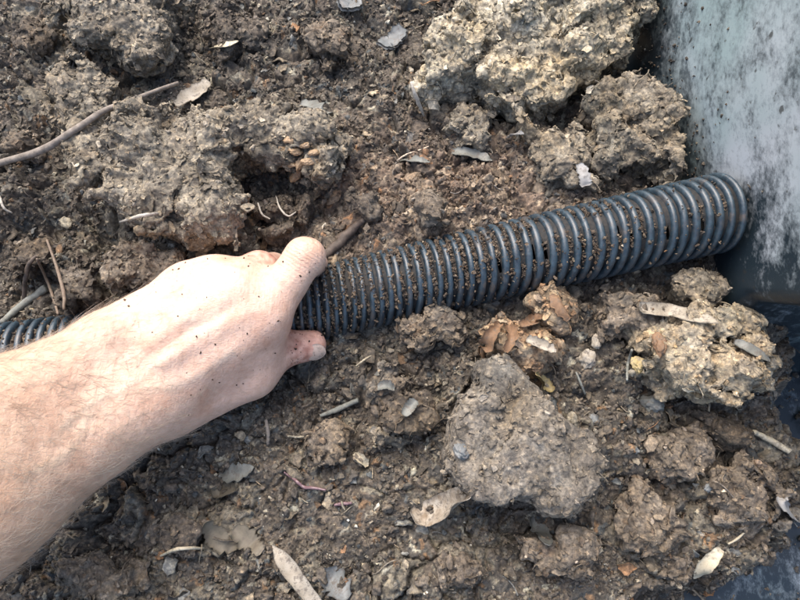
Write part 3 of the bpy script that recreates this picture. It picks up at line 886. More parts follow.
md = tb.modifiers.new('thickness', 'SOLIDIFY'); md.thickness = 0.0011; md.offset = 0
# one rib, copied along the pipe
def rib_mesh():
    V = []; F = []; na, nb = 72, 12
    for i in range(na):
        a = 2 * math.pi * i / na
        for j in range(nb):
            c = 2 * math.pi * j / nb
            cr = math.copysign(abs(math.cos(c)) ** 0.75, math.cos(c)); sr = math.copysign(abs(math.sin(c)) ** 0.7, math.sin(c))
            r = 0.0211 + 0.0025 * cr
            V.append((r * math.cos(a), r * math.sin(a), 0.0020 * sr))
    for i in range(na):
        for j in range(nb):
            F.append([i * nb + j, ((i + 1) % na) * nb + j, ((i + 1) % na) * nb + (j + 1) % nb, i * nb + (j + 1) % nb])
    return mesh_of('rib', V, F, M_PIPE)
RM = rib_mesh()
rg = np.random.default_rng(5)
for s in ribs:
    p, t = at_arc(s); n, b = frame(t)
    wz = pitch_at(px_of(p)) * 0.30 / 0.0020
    o = bpy.data.objects.new('rib', RM)
    Mx = Matrix(((n[0], b[0], t[0]), (n[1], b[1], t[1]), (n[2], b[2], t[2])))
    o.rotation_euler = (Mx @ Matrix.Rotation(rg.normal(0, 0.02), 3, 'X')).to_euler()
    o.location = (p - PL).tolist()
    o.scale = (1, 1, wz * rg.uniform(0.9, 1.1))
    link(o, pipe)
# soil packed into the grooves
pts = []; sz = []
for k in range(len(ribs) - 1):
    p0, p1 = ribs[k], ribs[k + 1]
    px = px_of(at_arc(p0)[0])
    fill = float(np.interp(px, [-50, 300, 480, 560, 650, 740], [0.7, 0.95, 0.90, 0.76, 0.60, 0.52]))
    for _ in range(int(620 * fill)):
        a = rg.uniform(-0.5, math.pi + 0.3)
        p, t = at_arc(p0 + (p1 - p0) * rg.uniform(0.32, 0.68)); n, b = frame(t)
        if perlin(np.array([[a * 1.3, k * 0.21, 2.0]]))[0] + (fill - 0.72) * 1.5 < rg.normal(0, 0.12): continue
        s = 0.0003 + 0.0010 * rg.random() ** 2.6
        r = R_IN + 0.0003 + rg.random() * 0.0028 * fill
        pts.append(p + r * (math.cos(a) * n + math.sin(a) * b) - PL); sz.append(s)
    for _ in range(int(14 * fill)):
        a = rg.uniform(0.2, math.pi - 0.2)
        p, t = at_arc(p0 + (p1 - p0) * rg.uniform(-0.3, 0.3)); n, b = frame(t)
        pts.append(p + (R_OUT + 0.0002) * (math.cos(a) * n + math.sin(a) * b) - PL); sz.append(0.0004 + 0.0010 * rg.random() ** 3)
pts = np.array(pts)
scatter('groove_soil', pts, np.array(sz), palette(len(pts), rng=rg) * np.array([0.85, 0.75, 0.68]), pipe, flake=0.05, fibre=0.02, rng=rg)
for s in np.arange(0.0, arc[-1], 0.003):       # so that things laid near it rest on the pipe
    p, t = at_arc(s); n, b = frame(t)
    hm_add(np.array([p + R_OUT * (math.cos(a) * n + math.sin(a) * b) for a in np.linspace(0, math.pi, 25)]))

# ------------------------------------------------------------------ person: left forearm and hand gripping the pipe
J = dict(
    elbow_a=P(-330, 760, .250), elbow_b=P(-330, 650, .255),
    fore_a=P(-20, 500, .305), fore_b=P(-20, 432, .310),
    wr_a=P(148, 398, .348), wr_b=P(112, 352, .350),
    i_mcp=P(263, 317, .357), m_mcp=P(238, 292, .357), r_mcp=P(212, 283, .362), p_mcp=P(186, 288, .370),
    i_pip=P(305, 257, .362), m_pip=P(258, 270, .378), r_pip=P(226, 278, .386), p_pip=P(192, 288, .392),
    i_dip=P(311, 264, .396), m_dip=P(272, 268, .412), r_dip=P(238, 276, .418), p_dip=P(204, 288, .420),
    i_tip=P(308, 290, .424), m_tip=P(280, 300, .430), r_tip=P(246, 308, .432), p_tip=P(212, 318, .432),
    t_cmc=P(176, 400, .362), t_mcp=P(250, 372, .374), t_ip=P(284, 349, .385), t_tip=P(311, 345, .388),
)
def arm_sdf(X):
    d = cone(X, J['elbow_a'], J['fore_a'], .040, .0315)
    d = smin(d, cone(X, J['elbow_b'], J['fore_b'], .040, .0300), .02)
    d = smin(d, cone(X, J['fore_a'], J['wr_a'], .0315, .0222), .018)
    d = smin(d, cone(X, J['fore_b'], J['wr_b'], .0300, .0205), .018)
    d = smin(d, cone(X, J['wr_a'], J['i_mcp'], .0200, .0142), .014)
    d = smin(d, cone(X, (J['wr_a'] + J['wr_b']) / 2, J['m_mcp'], .0190, .0142), .012)
    d = smin(d, cone(X, J['wr_b'], J['r_mcp'], .0180, .0135), .012)
    d = smin(d, cone(X, J['wr_b'], J['p_mcp'], .0175, .0130), .012)
    # thenar mass, web, thumb
    d = smin(d, cone(X, J['t_cmc'], J['t_mcp'], .0190, .0155), .012)
    d = smin(d, cone(X, P(225, 352, .366), P(256, 340, .367), .0185, .0150), .010)
    d = smin(d, cone(X, P(268, 330, .366), P(256, 368, .374), .0100, .0110), .008)
    th = cone(X, J['t_mcp'], J['t_ip'], .0130, .0108)
    th = smin(th, cone(X, J['t_ip'], J['t_tip'], .0110, .0094), .004)
    d = smin(d, th, .007)
    for f, r0, r1, r2 in (('i', .0128, .0112, .0095), ('m', .0122, .0108, .0095), ('r', .0118, .0102, .0090), ('p', .0110, .0092, .0080)):
        g_ = cone(X, J[f + '_mcp'], J[f + '_pip'], r0, r1)
        g_ = smin(g_, cone(X, J[f + '_pip'], J[f + '_dip'], r1, r2), .003)
        g_ = smin(g_, cone(X, J[f + '_dip'], J[f + '_tip'], r2, r2 * 0.85), .003)
        d = smin(d, g_, .0075 if f == 'i' else .013)
    # knuckles, ulna head, tendons and veins
    d = smin(d, np.sqrt(((X - (P(104, 338, .338))) ** 2).sum(-1)) - .0085, .012)
    d = smin(d, cone(X, P(165, 362, .332), P(250, 312, .345), .0022, .0022), .007)
    d = smin(d, cone(X, P(150, 345, .333), P(228, 292, .346), .0022, .0022), .007)
    return d
lo = np.min([np.array(v) for k, v in J.items() if not k.startswith('elbow')], axis=0) - 0.036
hi = np.max([np.array(v) for k, v in J.items()], axis=0) + 0.036
lo = np.minimum(lo, P(-170, 600, .27) - 0.03)
hi[2] = min(hi[2], 0.17)
h = 0.0019
ax = np.arange(lo[0], hi[0], h); ay = np.arange(lo[1], hi[1], h); az = np.arange(lo[2], hi[2], h)
Fv = np.empty((len(ax), len(ay), len(az)), np.float32)
for i0 in range(0, len(ax), 24):
    X = np.stack(np.meshgrid(ax[i0:i0 + 24], ay, az, indexing='ij'), -1).astype(np.float32)
    Fv[i0:i0 + 24] = arm_sdf(X)
Fv[0] = np.abs(Fv[0]) + 1e-3; Fv[:, 0] = np.abs(Fv[:, 0]) + 1e-3; Fv[:, :, -1] = np.abs(Fv[:, :, -1]) + 1e-3
HV, HQ = surface_nets(Fv, np.array([ax[0], ay[0], az[0]]), h)
HN = vnormals(HV, HQ)
HV = HV + HN * (0.0006 * perlin(HV * 45) + 0.00035 * perlin(HV * 110))[:, None]
adir = J['wr_a'] - J['fore_a']; alen = np.linalg.norm(adir); adir = adir / alen
tpar = ((HV - J['fore_a']) @ adir) / alen                    # 0 near the frame edge, 1 at the wrist
fw = np.clip(1.15 - tpar, 0, 1)[:, None]
sc = np.array([0.63, 0.445, 0.345]) * (1 - fw) + np.array([0.53, 0.36, 0.25]) * fw
def flush(pt, r): return np.exp(-((HV - pt) ** 2).sum(1) / r ** 2)[:, None]
red = np.array([0.60, 0.34, 0.27])
for pt, r, k in ((J['t_tip'], .02, .85), (J['m_pip'], .018, .8), (P(240, 390, .355), .03, .25), (P(283, 335, .36), .018, .3), (J['i_pip'], .014, .15)):
    w_ = flush(pt, r) * k
    sc = sc * (1 - w_) + red * w_
st_ = np.clip(np.exp(-((HV - (J['t_ip'] + J['t_tip']) / 2) ** 2).sum(1) / .013 ** 2) * (0.75 + 1.6 * fbm(HV * 260, 3)), 0, 0.8)[:, None]
st2 = np.clip(np.exp(-((HV - J['m_pip']) ** 2).sum(1) / .016 ** 2) * (0.4 + 1.4 * fbm(HV * 240 + 5, 3)), 0, 0.7)[:, None]
st_ = np.maximum(st_, st2)
sc = sc * (1 - st_) + np.array([0.30, 0.125, 0.085]) * st_       # soil rubbed into the thumb and finger skin
# veins over the back of the hand and wrist: slightly raised, a little bluer
dep_ = (HV - CAM) @ cdir
VP = np.stack([400 + FPX * ((HV - CAM) @ crt) / dep_, 300 - FPX * ((HV - CAM) @ cup) / dep_], 1)
vein = np.zeros(len(HV))
for pl_ in ([(60, 430), (95, 402), (128, 388), (160, 362), (196, 336), (232, 318)], [(128, 388), (168, 388), (204, 372), (232, 352)], [(110, 340), (140, 338), (176, 318), (204, 296)], [(176, 318), (206, 320), (226, 300)], [(20, 480), (70, 450), (95, 402)]):
    pc = catmull(np.array([(a, b, 0) for a, b in pl_], float), 10)[:, :2]
    dd = np.min(((VP[:, None, :] - pc[None]) ** 2).sum(2), axis=1)
    vein = np.maximum(vein, np.exp(-dd / 4.5 ** 2))
vein *= HN[:, 2] > 0.2
HV = HV + HN * (0.0005 * vein)[:, None]
sc = sc * (1 - 0.13 * vein[:, None] * np.array([1.3, 0.6, 0.4]))
# creases over the finger joints
cu0 = np.zeros(len(HV)); cm0 = np.zeros(len(HV))
for a, b, r, wl, k in (('i_mcp', 'i_pip', .013, .0021, 1.0), ('t_mcp', 't_ip', .012, .0020, 0.8), ('wr_a', 'i_mcp', .016, .0030, 0.5)):
    ax_ = J[b] - J[a]; ax_ /= np.linalg.norm(ax_)
    e_ = np.exp(-((HV - J[b]) ** 2).sum(1) / (r * 1.25) ** 2) * k
    cu0 = np.where(e_ > cm0, ((HV - J[b]) @ ax_) * 2 * math.pi / wl, cu0); cm0 = np.maximum(cm0, e_)
person = mesh_obj('person', HV, HQ, M_SKIN, col=sc)
for nm_, v_ in (('crease_u', cu0), ('crease_m', cm0)):
    a_ = person.data.attributes.new(nm_, 'FLOAT', 'POINT'); a_.data.foreach_set('value', v_.astype(np.float32))
tag(person, 'bare hairy left forearm and hand gripping the ribbed pipe, back of hand up', 'person')
md = person.modifiers.new('smooth', 'SUBSURF'); md.levels = 1; md.render_levels = 1
# thumb nail
ta = J['t_tip'] - J['t_ip']; ta /= np.linalg.norm(ta)
nn = P(316, 364, .374) - J['t_tip']; nn = nn - ta * (nn @ ta); nn /= np.linalg.norm(nn)
bb = np.cross(ta, nn)
V = []; nu, nv = 12, 12
for lay in (1, 0):
    for i in range(nu):
        u_ = i / (nu - 1) * 2 - 1
        for j in range(nv):
            v_ = j / (nv - 1) * 2 - 1
            uu = u_ * math.sqrt(1 - v_ * v_ / 2); vv = v_ * math.sqrt(1 - u_ * u_ / 2)      # square -> disc
            rad = 0.0095 - 0.0012 * max(uu, 0) + 0.00012 * lay
            an = vv * 0.72
            V.append(J['t_tip'] + ta * (0.0022 + uu * 0.0058) + rad * (math.cos(an) * nn * (1.0 - 0.10 * max(uu, 0) ** 2) + math.sin(an) * bb))
F = []
for lay in (0, 1):
    o_ = lay * nu * nv
    for i in range(nu - 1):
        for j in range(nv - 1):
            a_ = o_ + i * nv + j
            F.append([a_, a_ + nv, a_ + nv + 1, a_ + 1] if lay == 0 else [a_, a_ + 1, a_ + nv + 1, a_ + nv])
rim = [i * nv for i in range(nu)] + [(nu - 1) * nv + j for j in range(1, nv)] + [i * nv + nv - 1 for i in range(nu - 2, -1, -1)] + [j for j in range(nv - 2, 0, -1)]
for a_, b_ in zip(rim, rim[1:] + rim[:1]):
    F.append([a_, b_, b_ + nu * nv, a_ + nu * nv])
mesh_obj('thumb_nail', np.array(V), F, M_NAIL, person)
# hairs: soft strands lying along the forearm and thinly over the back of the hand
rg = np.random.default_rng(21)
cu = bpy.data.curves.new('arm_hair', 'CURVE'); cu.dimensions = '3D'; cu.bevel_depth = 0.00006; cu.bevel_resolution = 0
cand = np.nonzero((HN[:, 2] > -0.35) & (tpar > -0.6) & (tpar < 1.55))[0]
wgt = np.interp(tpar[cand], [-0.6, 0.7, 1.0, 1.2, 1.55], [1, 1, 0.55, 0.15, 0.05])
for v_ in rg.choice(cand, 3400, p=wgt / wgt.sum()):
    p = HV[v_].copy(); n = HN[v_]
    d_ = adir * rg.uniform(0.3, 1.0) + np.cross(n, adir) * rg.normal(-0.35, 0.55) + rg.normal(0, 0.15, 3)
    d_ = d_ - n * (d_ @ n); d_ /= np.linalg.norm(d_)
    ln = rg.uniform(0.006, 0.017); m_ = 6
    side = np.cross(n, d_) * rg.normal(0, 0.45); lift = rg.uniform(0.10, 0.38)
    sp = cu.splines.new('POLY'); sp.points.add(m_ - 1)
    for k in range(m_):
        t_ = k / (m_ - 1)
        q_ = p + ln * (d_ * t_ + side * t_ * t_ + n * lift * (t_ - 0.55 * t_ * t_)) 
        sp.points[k].co = (*q_, 1); sp.points[k].radius = 1.0 - 0.75 * t_
cu.materials.append(M_HAIR)
hr = bpy.data.objects.new('arm_hair', cu); link(hr, person); hr['kind'] = 'stuff'
# dirt flecks on the back of the hand
cand = np.nonzero((HN[:, 2] > 0.3) & (tpar > 0.95))[0]
wgt = np.interp(tpar[cand], [0.95, 1.3, 2.2], [0.3, 1, 1.4])
vv = rg.choice(cand, 110, p=wgt / wgt.sum())
s = 0.00022 + 0.0007 * rg.random(110) ** 3
o = scatter('dirt_flecks', HV[vv] + HN[vv] * 0.0001, s, np.tile(np.array([[.06, .04, .028]]), (110, 1)), person, flake=0.1, fibre=0.0, rng=rg)
nt_ = np.nonzero((((HV - J['t_ip']) ** 2).sum(1) < 0.016 ** 2) & (HN[:, 2] > 0.1))[0]
vv = rg.choice(nt_, 60)
scatter('thumb_soil', HV[vv], 0.00012 + 0.0003 * rg.random(60) ** 2, np.tile(np.array([[.10, .035, .028]]), (60, 1)), person, flake=0, fibre=0, rng=rg)

# ------------------------------------------------------------------ twigs, stems, leaves, worms, seeds
def lay(pixels, n=24, lift=0.001, stiff=0.5):
    pp = catmull(np.array([(a, b, 0) for a, b in pixels], float), 12)
    sidx = np.linspace(0, len(pp) - 1, n)
    pix = np.stack([np.interp(sidx, np.arange(len(pp)), pp[:, k]) for k in (0, 1)], 1)
    Hh = np.array([hit(a, b) for a, b in pix])
    # a stiff thing bridges the hollows: keep the directions, smooth the heights
    z = Hh[:, 2] + 0.0008; line = np.polyval(np.polyfit(np.linspace(0, 1, n), z, 2), np.linspace(0, 1, n))
    zz = line * stiff + z * (1 - stiff)
    if stiff > 0.91: zz += np.percentile(np.clip(z - zz, 0, None), 88) * 0.8
    for _ in range(3): zz[1:-1] = (zz[:-2] + 2 * zz[1:-1] + zz[2:]) / 4
    out = np.array([PZ(a, b, q_ + lift) for (a, b), q_ in zip(pix, zz)])
    return out

def stick(name, pixels, rpx, mat, label, cat, lift=0.001, stiff=0.8, sides=9, wob=0.12, seed=0, **kw):
    c = lay(pixels, 30, lift, stiff)
    dep = np.array([(p - CAM) @ cdir for p in c])
    r = np.interp(np.linspace(0, 1, 30), np.linspace(0, 1, len(rpx)), rpx) / FPX * dep
    r = r * (1 + wob * perlin(np.stack([np.linspace(0, 9, 30), np.full(30, seed * 3.3), np.zeros(30)], 1)))
    c = c + 0.25 * r[:, None] * np.stack([perlin(np.stack([np.linspace(0, 7, 30), np.full(30, seed + k * 5.), np.ones(30)], 1)) for k in range(3)], 1)
    V, F = tube(c, r, sides)
    o = mesh_obj(name, V, F, mat, centre=True)
    return tag(o, label, cat, **kw)

def leaf(name, pixels, wpx, mat, label, cat='leaf', lift=0.0015, stiff=0.7, curl=0.15, thick=0.00035, seed=0, tipw=(0.15, 0.1), pw=0.6, rag=1.0, **kw):
    n, k = 22, 9
    c = lay(pixels, n, lift, stiff)
    dep = np.array([(p - CAM) @ cdir for p in c])
    t = np.linspace(0, 1, n)
    prof = tipw[0] * (1 - t) + tipw[1] * t + (1 - tipw[0] * (1 - t) - tipw[1] * t) * np.sin(math.pi * t) ** pw
    wd = wpx / FPX * dep * prof * (1 + rag * 0.25 * perlin(np.stack([t * 23, np.full(n, seed * 1.7 + 9), np.ones(n)], 1)) + rag * 0.42 * perlin(np.stack([t * 9, np.full(n, seed * 2.1), np.zeros(n)], 1)))
    T = np.gradient(c, axis=0); T /= np.linalg.norm(T, axis=1)[:, None]
    V = []
    for lay_ in (1, -1):
        for i in range(n):
            side = np.cross([0, 0.25, 0.97], T[i]); side /= np.linalg.norm(side); up = np.cross(T[i], side)
            for j in range(k):
                s = j / (k - 1) * 2 - 1
                V.append(c[i] + side * wd[i] * s + up * (wd[i] * curl * (s * s) * 2 + wd[i] * 0.10 * math.sin(3 * s + seed + 5 * t[i]) + lay_ * thick * 0.5))
    F = []; m_ = n * k
    for i in range(n - 1):
        for j in range(k - 1):
            a = i * k + j
            F.append([a, a + k, a + k + 1, a + 1]); F.append([m_ + a, m_ + a + 1, m_ + a + k + 1, m_ + a + k])
    rim = [i * k for i in range(n)] + [(n - 1) * k + j for j in range(1, k)] + [i * k + k - 1 for i in range(n - 2, -1, -1)] + [j for j in range(k - 2, 0, -1)]
    for a, b in zip(rim, rim[1:] + rim[:1]): F.append([a, b, b + m_, a + m_])
    o = mesh_obj(name, np.array(V), F, mat, centre=True)
    return tag(o, label, cat, **kw)

M_TWIG = plain_mat('twig bark', (.10, .085, .07), (.25, .215, .18), 260, 0.8, 0.0006, (1, 1, 1), dim=1.25, dirt=0.3)
M_BSTEM = plain_mat('brown stem', (.14, .10, .07), (.30, .23, .17), 300, 0.7, dim=0.8, dirt=0.5)
M_GSTEM = plain_mat('grey green stick', (.16, .17, .15), (.33, .34, .30), 260, 0.7, dim=0.85, dirt=0.6)
M_DARKST = plain_mat('dark stick', (.045, .036, .03), (.13, .10, .08), 300, 0.7)
M_ROOT = plain_mat('pale root', (.42, .38, .31), (.66, .62, .54), 300, 0.6, dim=0.85, dirt=0.6)
M_PALE = plain_mat('pale leaf', (.30, .255, .19), (.58, .53, .44), 170, 0.6, dim=0.8, dirt=0.8)
M_SPECK = plain_mat('speckled leaf', (.24, .18, .12), (.60, .55, .46), 190, 0.6, dim=0.8, dirt=0.8)
M_GREYL = plain_mat('grey leaf', (.15, .155, .14), (.38, .39, .35), 160, 0.55, dim=0.66, dirt=0.7)
M_OLIVE = plain_mat('olive leaf', (.09, .08, .06), (.19, .165, .12), 160, 0.6, dim=0.9, dirt=0.7)
M_STRAW = plain_mat('straw', (.48, .41, .28), (.66, .60, .45), 200, 0.5, dim=0.85, dirt=0.6)
M_WHITEL = plain_mat('white leaf', (.36, .35, .33), (.60, .59, .56), 160, 0.6, dim=0.72, dirt=0.6)
M_SEED = plain_mat('orange seed', (.27, .18, .10), (.46, .32, .19), 240, 0.5, dim=0.95, dirt=0.5)
M_YEL = plain_mat('yellow scrap', (.38, .29, .12), (.55, .45, .24), 300, 0.6, dim=0.72, dirt=0.8)
M_RUST = plain_mat('rust scrap', (.15, .085, .048), (.33, .20, .11), 260, 0.7, dim=0.85, dirt=0.7)
M_BLUEG = plain_mat('blue grey flake', (.17, .185, .185), (.31, .33, .33), 200, 0.5, dim=0.6, dirt=0.7)
M_WORM = plain_mat('worm', (.11, .06, .064), (.20, .125, .135), 500, 0.25, 0.0001, spec=0.6)

stick('twig', [(-40, 178), (0, 163), (40, 151), (72, 132), (104, 111), (140, 97), (178, 83)], [3.2, 3.4, 3.8, 3.6, 3.0, 2.4, 1.8], M_TWIG, 'long bare grey-brown twig lying across the grey clods', 'twig', lift=0.0035, stiff=0.92, seed=1)
stick('stem', [(47, 240), (55, 262), (61, 282), (64, 296), (64, 310)], [1.2, 1.5, 1.7, 1.8, 1.2], M_BSTEM, 'longer of two bent brown stems poking out by the pipe', 'stem', lift=0.005, seed=2)
stick('stem', [(37, 259), (45, 276), (52, 294), (58, 314)], [1.2, 1.4, 1.4, 1.1], M_BSTEM, 'shorter of two bent brown stems poking out by the pipe', 'stem', lift=0.004, seed=3)
stick('stick', [(2, 322), (22, 305), (46, 288)], [3.0, 3.6, 4.0], M_GSTEM, 'pale grey-green stick lying next to the pipe and brown stems', 'stick', lift=0.002, seed=4)
stick('twig', [(24, 304), (25, 284), (28, 266), (36, 256)], [2.0, 2.2, 2.4, 1.6], M_DARKST, 'thin dark twig crossing the grey-green stick', 'twig', lift=0.002, seed=5)
stick('stick', [(322, 258), (338, 244), (352, 230), (364, 220)], [4.5, 5.0, 4.5, 2.5], M_DARKST, 'short dark stick leaning beside the bent index finger', 'stick', lift=0.002, seed=6)
stick('root', [(411, 82), (415, 94), (419, 104), (424, 116)], [1.2, 2.0, 2.2, 1.0], M_ROOT, 'white forked rootlet on the soil beside the large pale clod', 'root', lift=0.002, seed=7)
stick('root', [(-6, 180), (0, 198), (4, 208), (12, 213)], [1.0, 1.2, 1.2, 0.8], M_ROOT, 'thin white curled root in the dark soil below the long twig', 'root', lift=0.002, seed=8)
stick('root', [(258, 203), (262, 214), (270, 219)], [0.8, 1.1, 0.7], M_ROOT, 'short thin root hanging in the hollow under the seeds', 'root', lift=0.003, seed=9)
stick('root', [(276, 196), (280, 208), (288, 216), (296, 212)], [0.7, 1.0, 1.0, 0.6], M_ROOT, 'thin curved root hooked in the hollow under the seeds', 'root', lift=0.003, seed=10)
stick('straw', [(754, 432), (770, 440), (790, 452)], [2.4, 3.2, 3.0], M_STRAW, 'cream straw stub sticking out of the heap over the bin floor', 'straw', lift=0.004, seed=11)
stick('straw', [(728, 544), (737, 539), (746, 531)], [0.8, 1.3, 0.8], M_STRAW, 'thin cream straw on the fibrous clod at the heap corner', 'straw', lift=0.003, seed=12)
stick('straw', [(356, 366), (364, 360), (372, 355)], [0.7, 1.1, 0.7], M_STRAW, 'thin cream straw on the soil just below the pipe', 'straw', lift=0.003, seed=13)
stick('stem', [(160, 556), (178, 549), (204, 548)], [1.0, 2.0, 1.2], M_STRAW, 'short tan stem below the forearm beside the olive leaves', 'stem', lift=0.003, seed=14)
stick('stem', [(627, 380), (628, 364), (632, 350)], [1.2, 1.6, 1.3], M_GSTEM, 'upright grey stalk beside the yellow scrap', 'stem', lift=0.004, seed=15)
stick('stem', [(576, 372), (581, 384), (585, 394)], [0.9, 1.3, 0.9], M_GSTEM, 'short grey stalk between rusty scraps and yellow scrap', 'stem', lift=0.003, seed=16)
stick('stick', [(320, 416), (336, 410), (358, 400)], [1.6, 3.0, 2.4], M_GSTEM, 'grey shredded stick in the soil below the thumb', 'stick', lift=0.002, seed=17)
stick('stick', [(266, 420), (268, 432), (268, 444)], [1.6, 2.0, 1.6], M_TWIG, 'small grey stick upright in the soil under the wrist', 'stick', lift=0.003, seed=18)
stick('straw', [(288, 436), (298, 437), (308, 436)], [0.8, 1.2, 0.8], M_STRAW, 'tiny pink-tan straw above the purple worm', 'straw', lift=0.003, seed=19)
stick('worm', [(284, 472), (294, 479), (304, 487), (314, 488), (326, 490)], [1.0, 1.7, 1.8, 1.7, 1.0], M_WORM, 'thin purple worm stretched on the soil by the grey leaf scrap', 'worm', lift=0.0015, stiff=0.3, seed=20)
stick('worm', [(334, 505), (342, 504), (352, 503)], [1.2, 2.2, 1.3], M_WORM, 'short pink worm end half buried in the soil', 'worm', lift=0.0015, stiff=0.3, seed=21)
stick('root', [(120, 222), (140, 216), (158, 213)], [1.0, 2.0, 1.2], M_ROOT, 'pale frayed fibre under the edge of the long rugged clod', 'root', lift=0.003, seed=22)

leaf('leaf', [(413, 519), (436, 511), (472, 494)], 13, M_SPECK, 'speckled pale leaf tucked under the broad flat clod', seed=1, rag=0.3, tipw=(0.55, 0.9), lift=0.004)
leaf('leaf', [(272, 545), (290, 570), (326, 618)], 8, M_PALE, 'long cream leaf blade with a sharp tip below the worms', seed=2, rag=0.2, tipw=(0.02, 0.9), lift=0.004, pw=1.1)
leaf('leaf', [(219, 474), (236, 474), (254, 467)], 8.5, M_GREYL, 'pale blue-grey leaf scrap on the soil below the wrist', seed=3, tipw=(0.35, 0.1), lift=0.003, pw=0.8)
leaf('leaf', [(640, 309), (680, 314), (718, 323)], 9.5, M_PALE, 'long tan leaf lying flat on top of the tan clod', seed=4, rag=0.3, tipw=(0.7, 0.1), lift=0.003, pw=0.8)
leaf('leaf', [(734, 342), (752, 350), (770, 361)], 6, M_GREYL, 'narrow grey-white leaf at the outer end of the tan clod', seed=5, rag=0.3, lift=0.003, tipw=(0.5, 0.1))
leaf('leaf', [(780, 498), (788, 510), (801, 522)], 9, M_WHITEL, 'white papery leaf hanging off the heap corner', seed=6, lift=0.004, tipw=(0.2, 0.1))
leaf('leaf', [(696, 578), (706, 566), (721, 549)], 7, M_STRAW, 'pale yellow-green leaf blade at the foot of the heap', stiff=1.0, curl=0.05, seed=7, rag=0.3, lift=0.005, tipw=(0.35, 0.5))
leaf('leaf', [(400, 161), (414, 160), (430, 162)], 5, M_GREYL, 'small grey pointed leaf on the soil behind the pipe', seed=8, tipw=(0.3, 0.1), lift=0.002)
leaf('leaf', [(452, 152), (470, 154), (492, 160)], 6, M_GREYL, 'grey strip of leaf below the small flat grey clod', seed=9, tipw=(0.7, 0.3), lift=0.003)
leaf('leaf', [(204, 524), (220, 540), (238, 548)], 11, M_OLIVE, 'crumpled olive-brown leaf below the blue-grey leaf scrap', seed=10, tipw=(0.3, 0.2), lift=0.002, curl=0.06, rag=1.6, stiff=0.35)
leaf('leaf', [(234, 528), (250, 542), (262, 552)], 10, M_OLIVE, 'dull brown leaf overlapping the crumpled olive leaf', seed=11, tipw=(0.3, 0.3), lift=0.0025, curl=0.08, rag=1.6, stiff=0.35)
leaf('leaf', [(212, 496), (222, 492), (236, 490)], 10, M_OLIVE, 'curled tan-brown leaf scrap just below the blue-grey leaf scrap', seed=12, tipw=(0.5, 0.4), lift=0.002, curl=0.3)
leaf('flake', [(382, 46), (394, 40), (404, 28)], 10, M_BLUEG, 'flat pale grey flake beside the large pale clod', 'flake', seed=13, tipw=(0.7, 0.6), lift=0.003, thick=0.0022, curl=0.05)
leaf('flake', [(338, 2), (350, 4), (362, 2)], 9, M_BLUEG, 'grey shell-like flake above the brown clod', 'flake', seed=14, tipw=(0.5, 0.5), lift=0.003, thick=0.003, curl=-0.1)
leaf('leaf', [(180, 106), (195, 96), (210, 82)], 11, M_PALE, 'light grey leaf scrap standing at the thin end of the twig', seed=15, tipw=(0.4, 0.3), lift=0.004, curl=0.2)
leaf('leaf', [(212, 48), (224, 46), (238, 41)], 4.5, M_STRAW, 'small cream frayed scrap beyond the thin twig end', seed=16, tipw=(0.6, 0.2), lift=0.003)
leaf('leaf', [(300, 104), (318, 108), (332, 116)], 8, M_GREYL, 'grey leaf flap on top of the long rugged clod', seed=17, tipw=(0.6, 0.2), lift=0.003)
leaf('leaf', [(585, 186), (584, 176), (578, 164)], 6.5, M_WHITEL, 'whitish chip at the lower tip of the wedge-shaped slab', seed=18, tipw=(0.8, 0.5), lift=0.003)
leaf('leaf', [(508, 138), (515, 134), (524, 134)], 4, M_WHITEL, 'tiny white chip beside the wedge-shaped slab', seed=19, lift=0.003)
leaf('leaf', [(404, 416), (410, 408), (416, 400)], 6, M_GREYL, 'pale green-grey scrap on the soil in front of the pipe', seed=20, tipw=(0.5, 0.5), lift=0.003, curl=0.3)
leaf('leaf', [(378, 388), (386, 386), (394, 389)], 5, M_GREYL, 'light green curled scrap above the pale green-grey scrap', seed=21, tipw=(0.5, 0.5), lift=0.003, curl=0.3)
leaf('leaf', [(354, 454), (361, 460), (368, 466)], 4.5, M_STRAW, 'cream folded leaf bit above the short pink worm', seed=22, lift=0.003, curl=0.4)
leaf('leaf', [(530, 520), (540, 530), (548, 545)], 9, M_GREYL, 'grey leaf hanging under the broad flat clod', seed=23, tipw=(0.7, 0.3), lift=0.002)
leaf('leaf', [(320, 574), (336, 584), (346, 600)], 13, M_BLUEG, 'grey weathered leaf beside the long cream leaf blade', seed=24, tipw=(0.5, 0.6), lift=0.002, curl=0.25)
leaf('scrap', [(484, 356), (490, 338), (500, 324)], 6, M_RUST, 'upright rusty leaf scrap at the tip of the broad flat clod', 'leaf scrap', seed=25, tipw=(0.6, 0.5), lift=0.004, curl=0.4)
leaf('scrap', [(506, 352), (512, 338), (508, 326)], 5, M_RUST, 'curled rusty leaf scrap beside the upright rusty one', 'leaf scrap', seed=26, tipw=(0.5, 0.5), lift=0.005, curl=0.5)
leaf('scrap', [(520, 326), (532, 322), (542, 318)], 5.5, M_RUST, 'flat orange-brown scrap on the rust-orange clod', 'leaf scrap', seed=27, tipw=(0.6, 0.6), lift=0.003, curl=0.3)
leaf('scrap', [(526, 340), (540, 346), (556, 352)], 6, M_PALE, 'cream folded scrap on the rust-orange clod', 'leaf scrap', seed=28, tipw=(0.5, 0.3), lift=0.004, curl=0.4)
leaf('scrap', [(552, 294), (560, 306), (570, 318)], 6.5, M_RUST, 'orange husk on the little rust-stained clod by the pipe', 'leaf scrap', seed=29, tipw=(0.5, 0.6), lift=0.003, curl=-0.3)
leaf('scrap', [(536, 374), (544, 384), (552, 392)], 6, M_YEL, 'ochre scrap at the foot of the rust-orange clod', 'leaf scrap', seed=30, tipw=(0.6, 0.6), lift=0.003, curl=0.3)

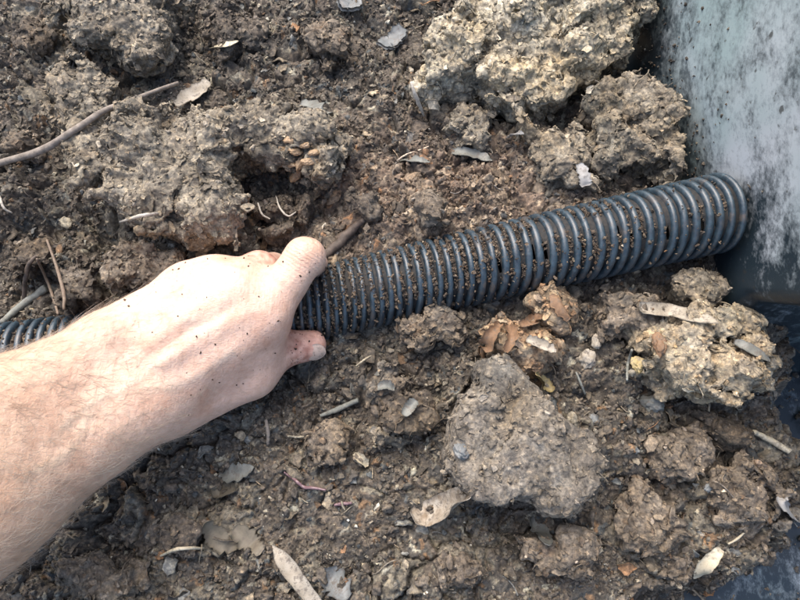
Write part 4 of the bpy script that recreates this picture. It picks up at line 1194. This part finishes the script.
# lumps: egg-like scraps with a rough skin
def nugget(name, px, py, rpx, mat, label, cat, asp=(1, .7, .55), seed=0, lift=0.3, group=None, rot=0):
    c = hit(px, py); r = rpx / FPX * ((c - CAM) @ cdir)
    n = fbm(IV3 * 1.1 + seed * 7.7, 3)
    V = IV3 * (0.9 + 0.36 * n + 0.16 * fbm(IV3 * 4 + seed, 3))[:, None] * np.array(asp) * r
    cs, sn = math.cos(rot), math.sin(rot)
    V = np.stack([V[:, 0] * cs - V[:, 1] * sn, V[:, 0] * sn + V[:, 1] * cs, V[:, 2]], 1)
    o = mesh_obj(name, V, IF3, mat)
    o.location = (c + np.array([0, 0, r * asp[2] * lift])).tolist()
    o.rotation_euler = (random.uniform(-.4, .4), random.uniform(-.4, .4), 0)
    return tag(o, label, cat, group)
for k, (a, b, r, t) in enumerate([(290, 141, 7, .1), (284, 150, 6, -.4), (296, 152, 7.5, .2), (310, 162, 9, .15), (300, 164, 7, 1.1), (296, 176, 8, .8), (292, 165, 6, -.3), (314, 153, 6, .3), (305, 146, 6, -.1)]):
    nugget('seed', a, b, r, M_SEED, 'orange-tan seed in the cluster on the long rugged clod', 'seed', (1, .56, .42), k, 0.35, 'seeds clustered on the long rugged clod', t)
nugget('scrap', 638, 366, 9, M_YEL, 'bumpy yellow scrap at the near end of the tan clod', 'scrap', (.8, 1, .6), 31, 0.5)
nugget('scrap', 586, 360, 10, M_PALE, 'pale cream rounded scrap between rusty scraps and yellow scrap', 'scrap', (.85, 1, .55), 32, 0.4)
nugget('scrap', 596, 342, 8, M_PALE, 'slim cream scrap above the pale rounded scrap', 'scrap', (.55, 1, .5), 33, 0.4)
nugget('scrap', 660, 344, 12, M_RUST, 'orange-brown rind on the tan clod above the yellow scrap', 'scrap', (.6, 1, .28), 34, 0.2)
nugget('pebble', 462, 448, 12, M_BLUEG, 'smooth grey stone set in the broad flat clod', 'pebble', (.8, 1, .35), 35, -0.1)
nugget('pebble', 652, 404, 12, M_GREYL, 'grey-brown pebble below the tan clod', 'pebble', (1, .8, .6), 36, 0.3)
nugget('pebble', 708, 488, 5, M_BLUEG, 'small blue-black pebble on the brown crumbly slope', 'pebble', (1, .9, .7), 37, 0.3)
nugget('pebble', 594, 420, 7, M_BLUEG, 'blue-grey pebble at the shoulder of the broad flat clod', 'pebble', (1, .8, .6), 38, 0.3)
nugget('scrap', 120, 486, 8, M_RUST, 'rusty brown scrap right under the hairy forearm', 'scrap', (.8, 1, .5), 39, 0.3)
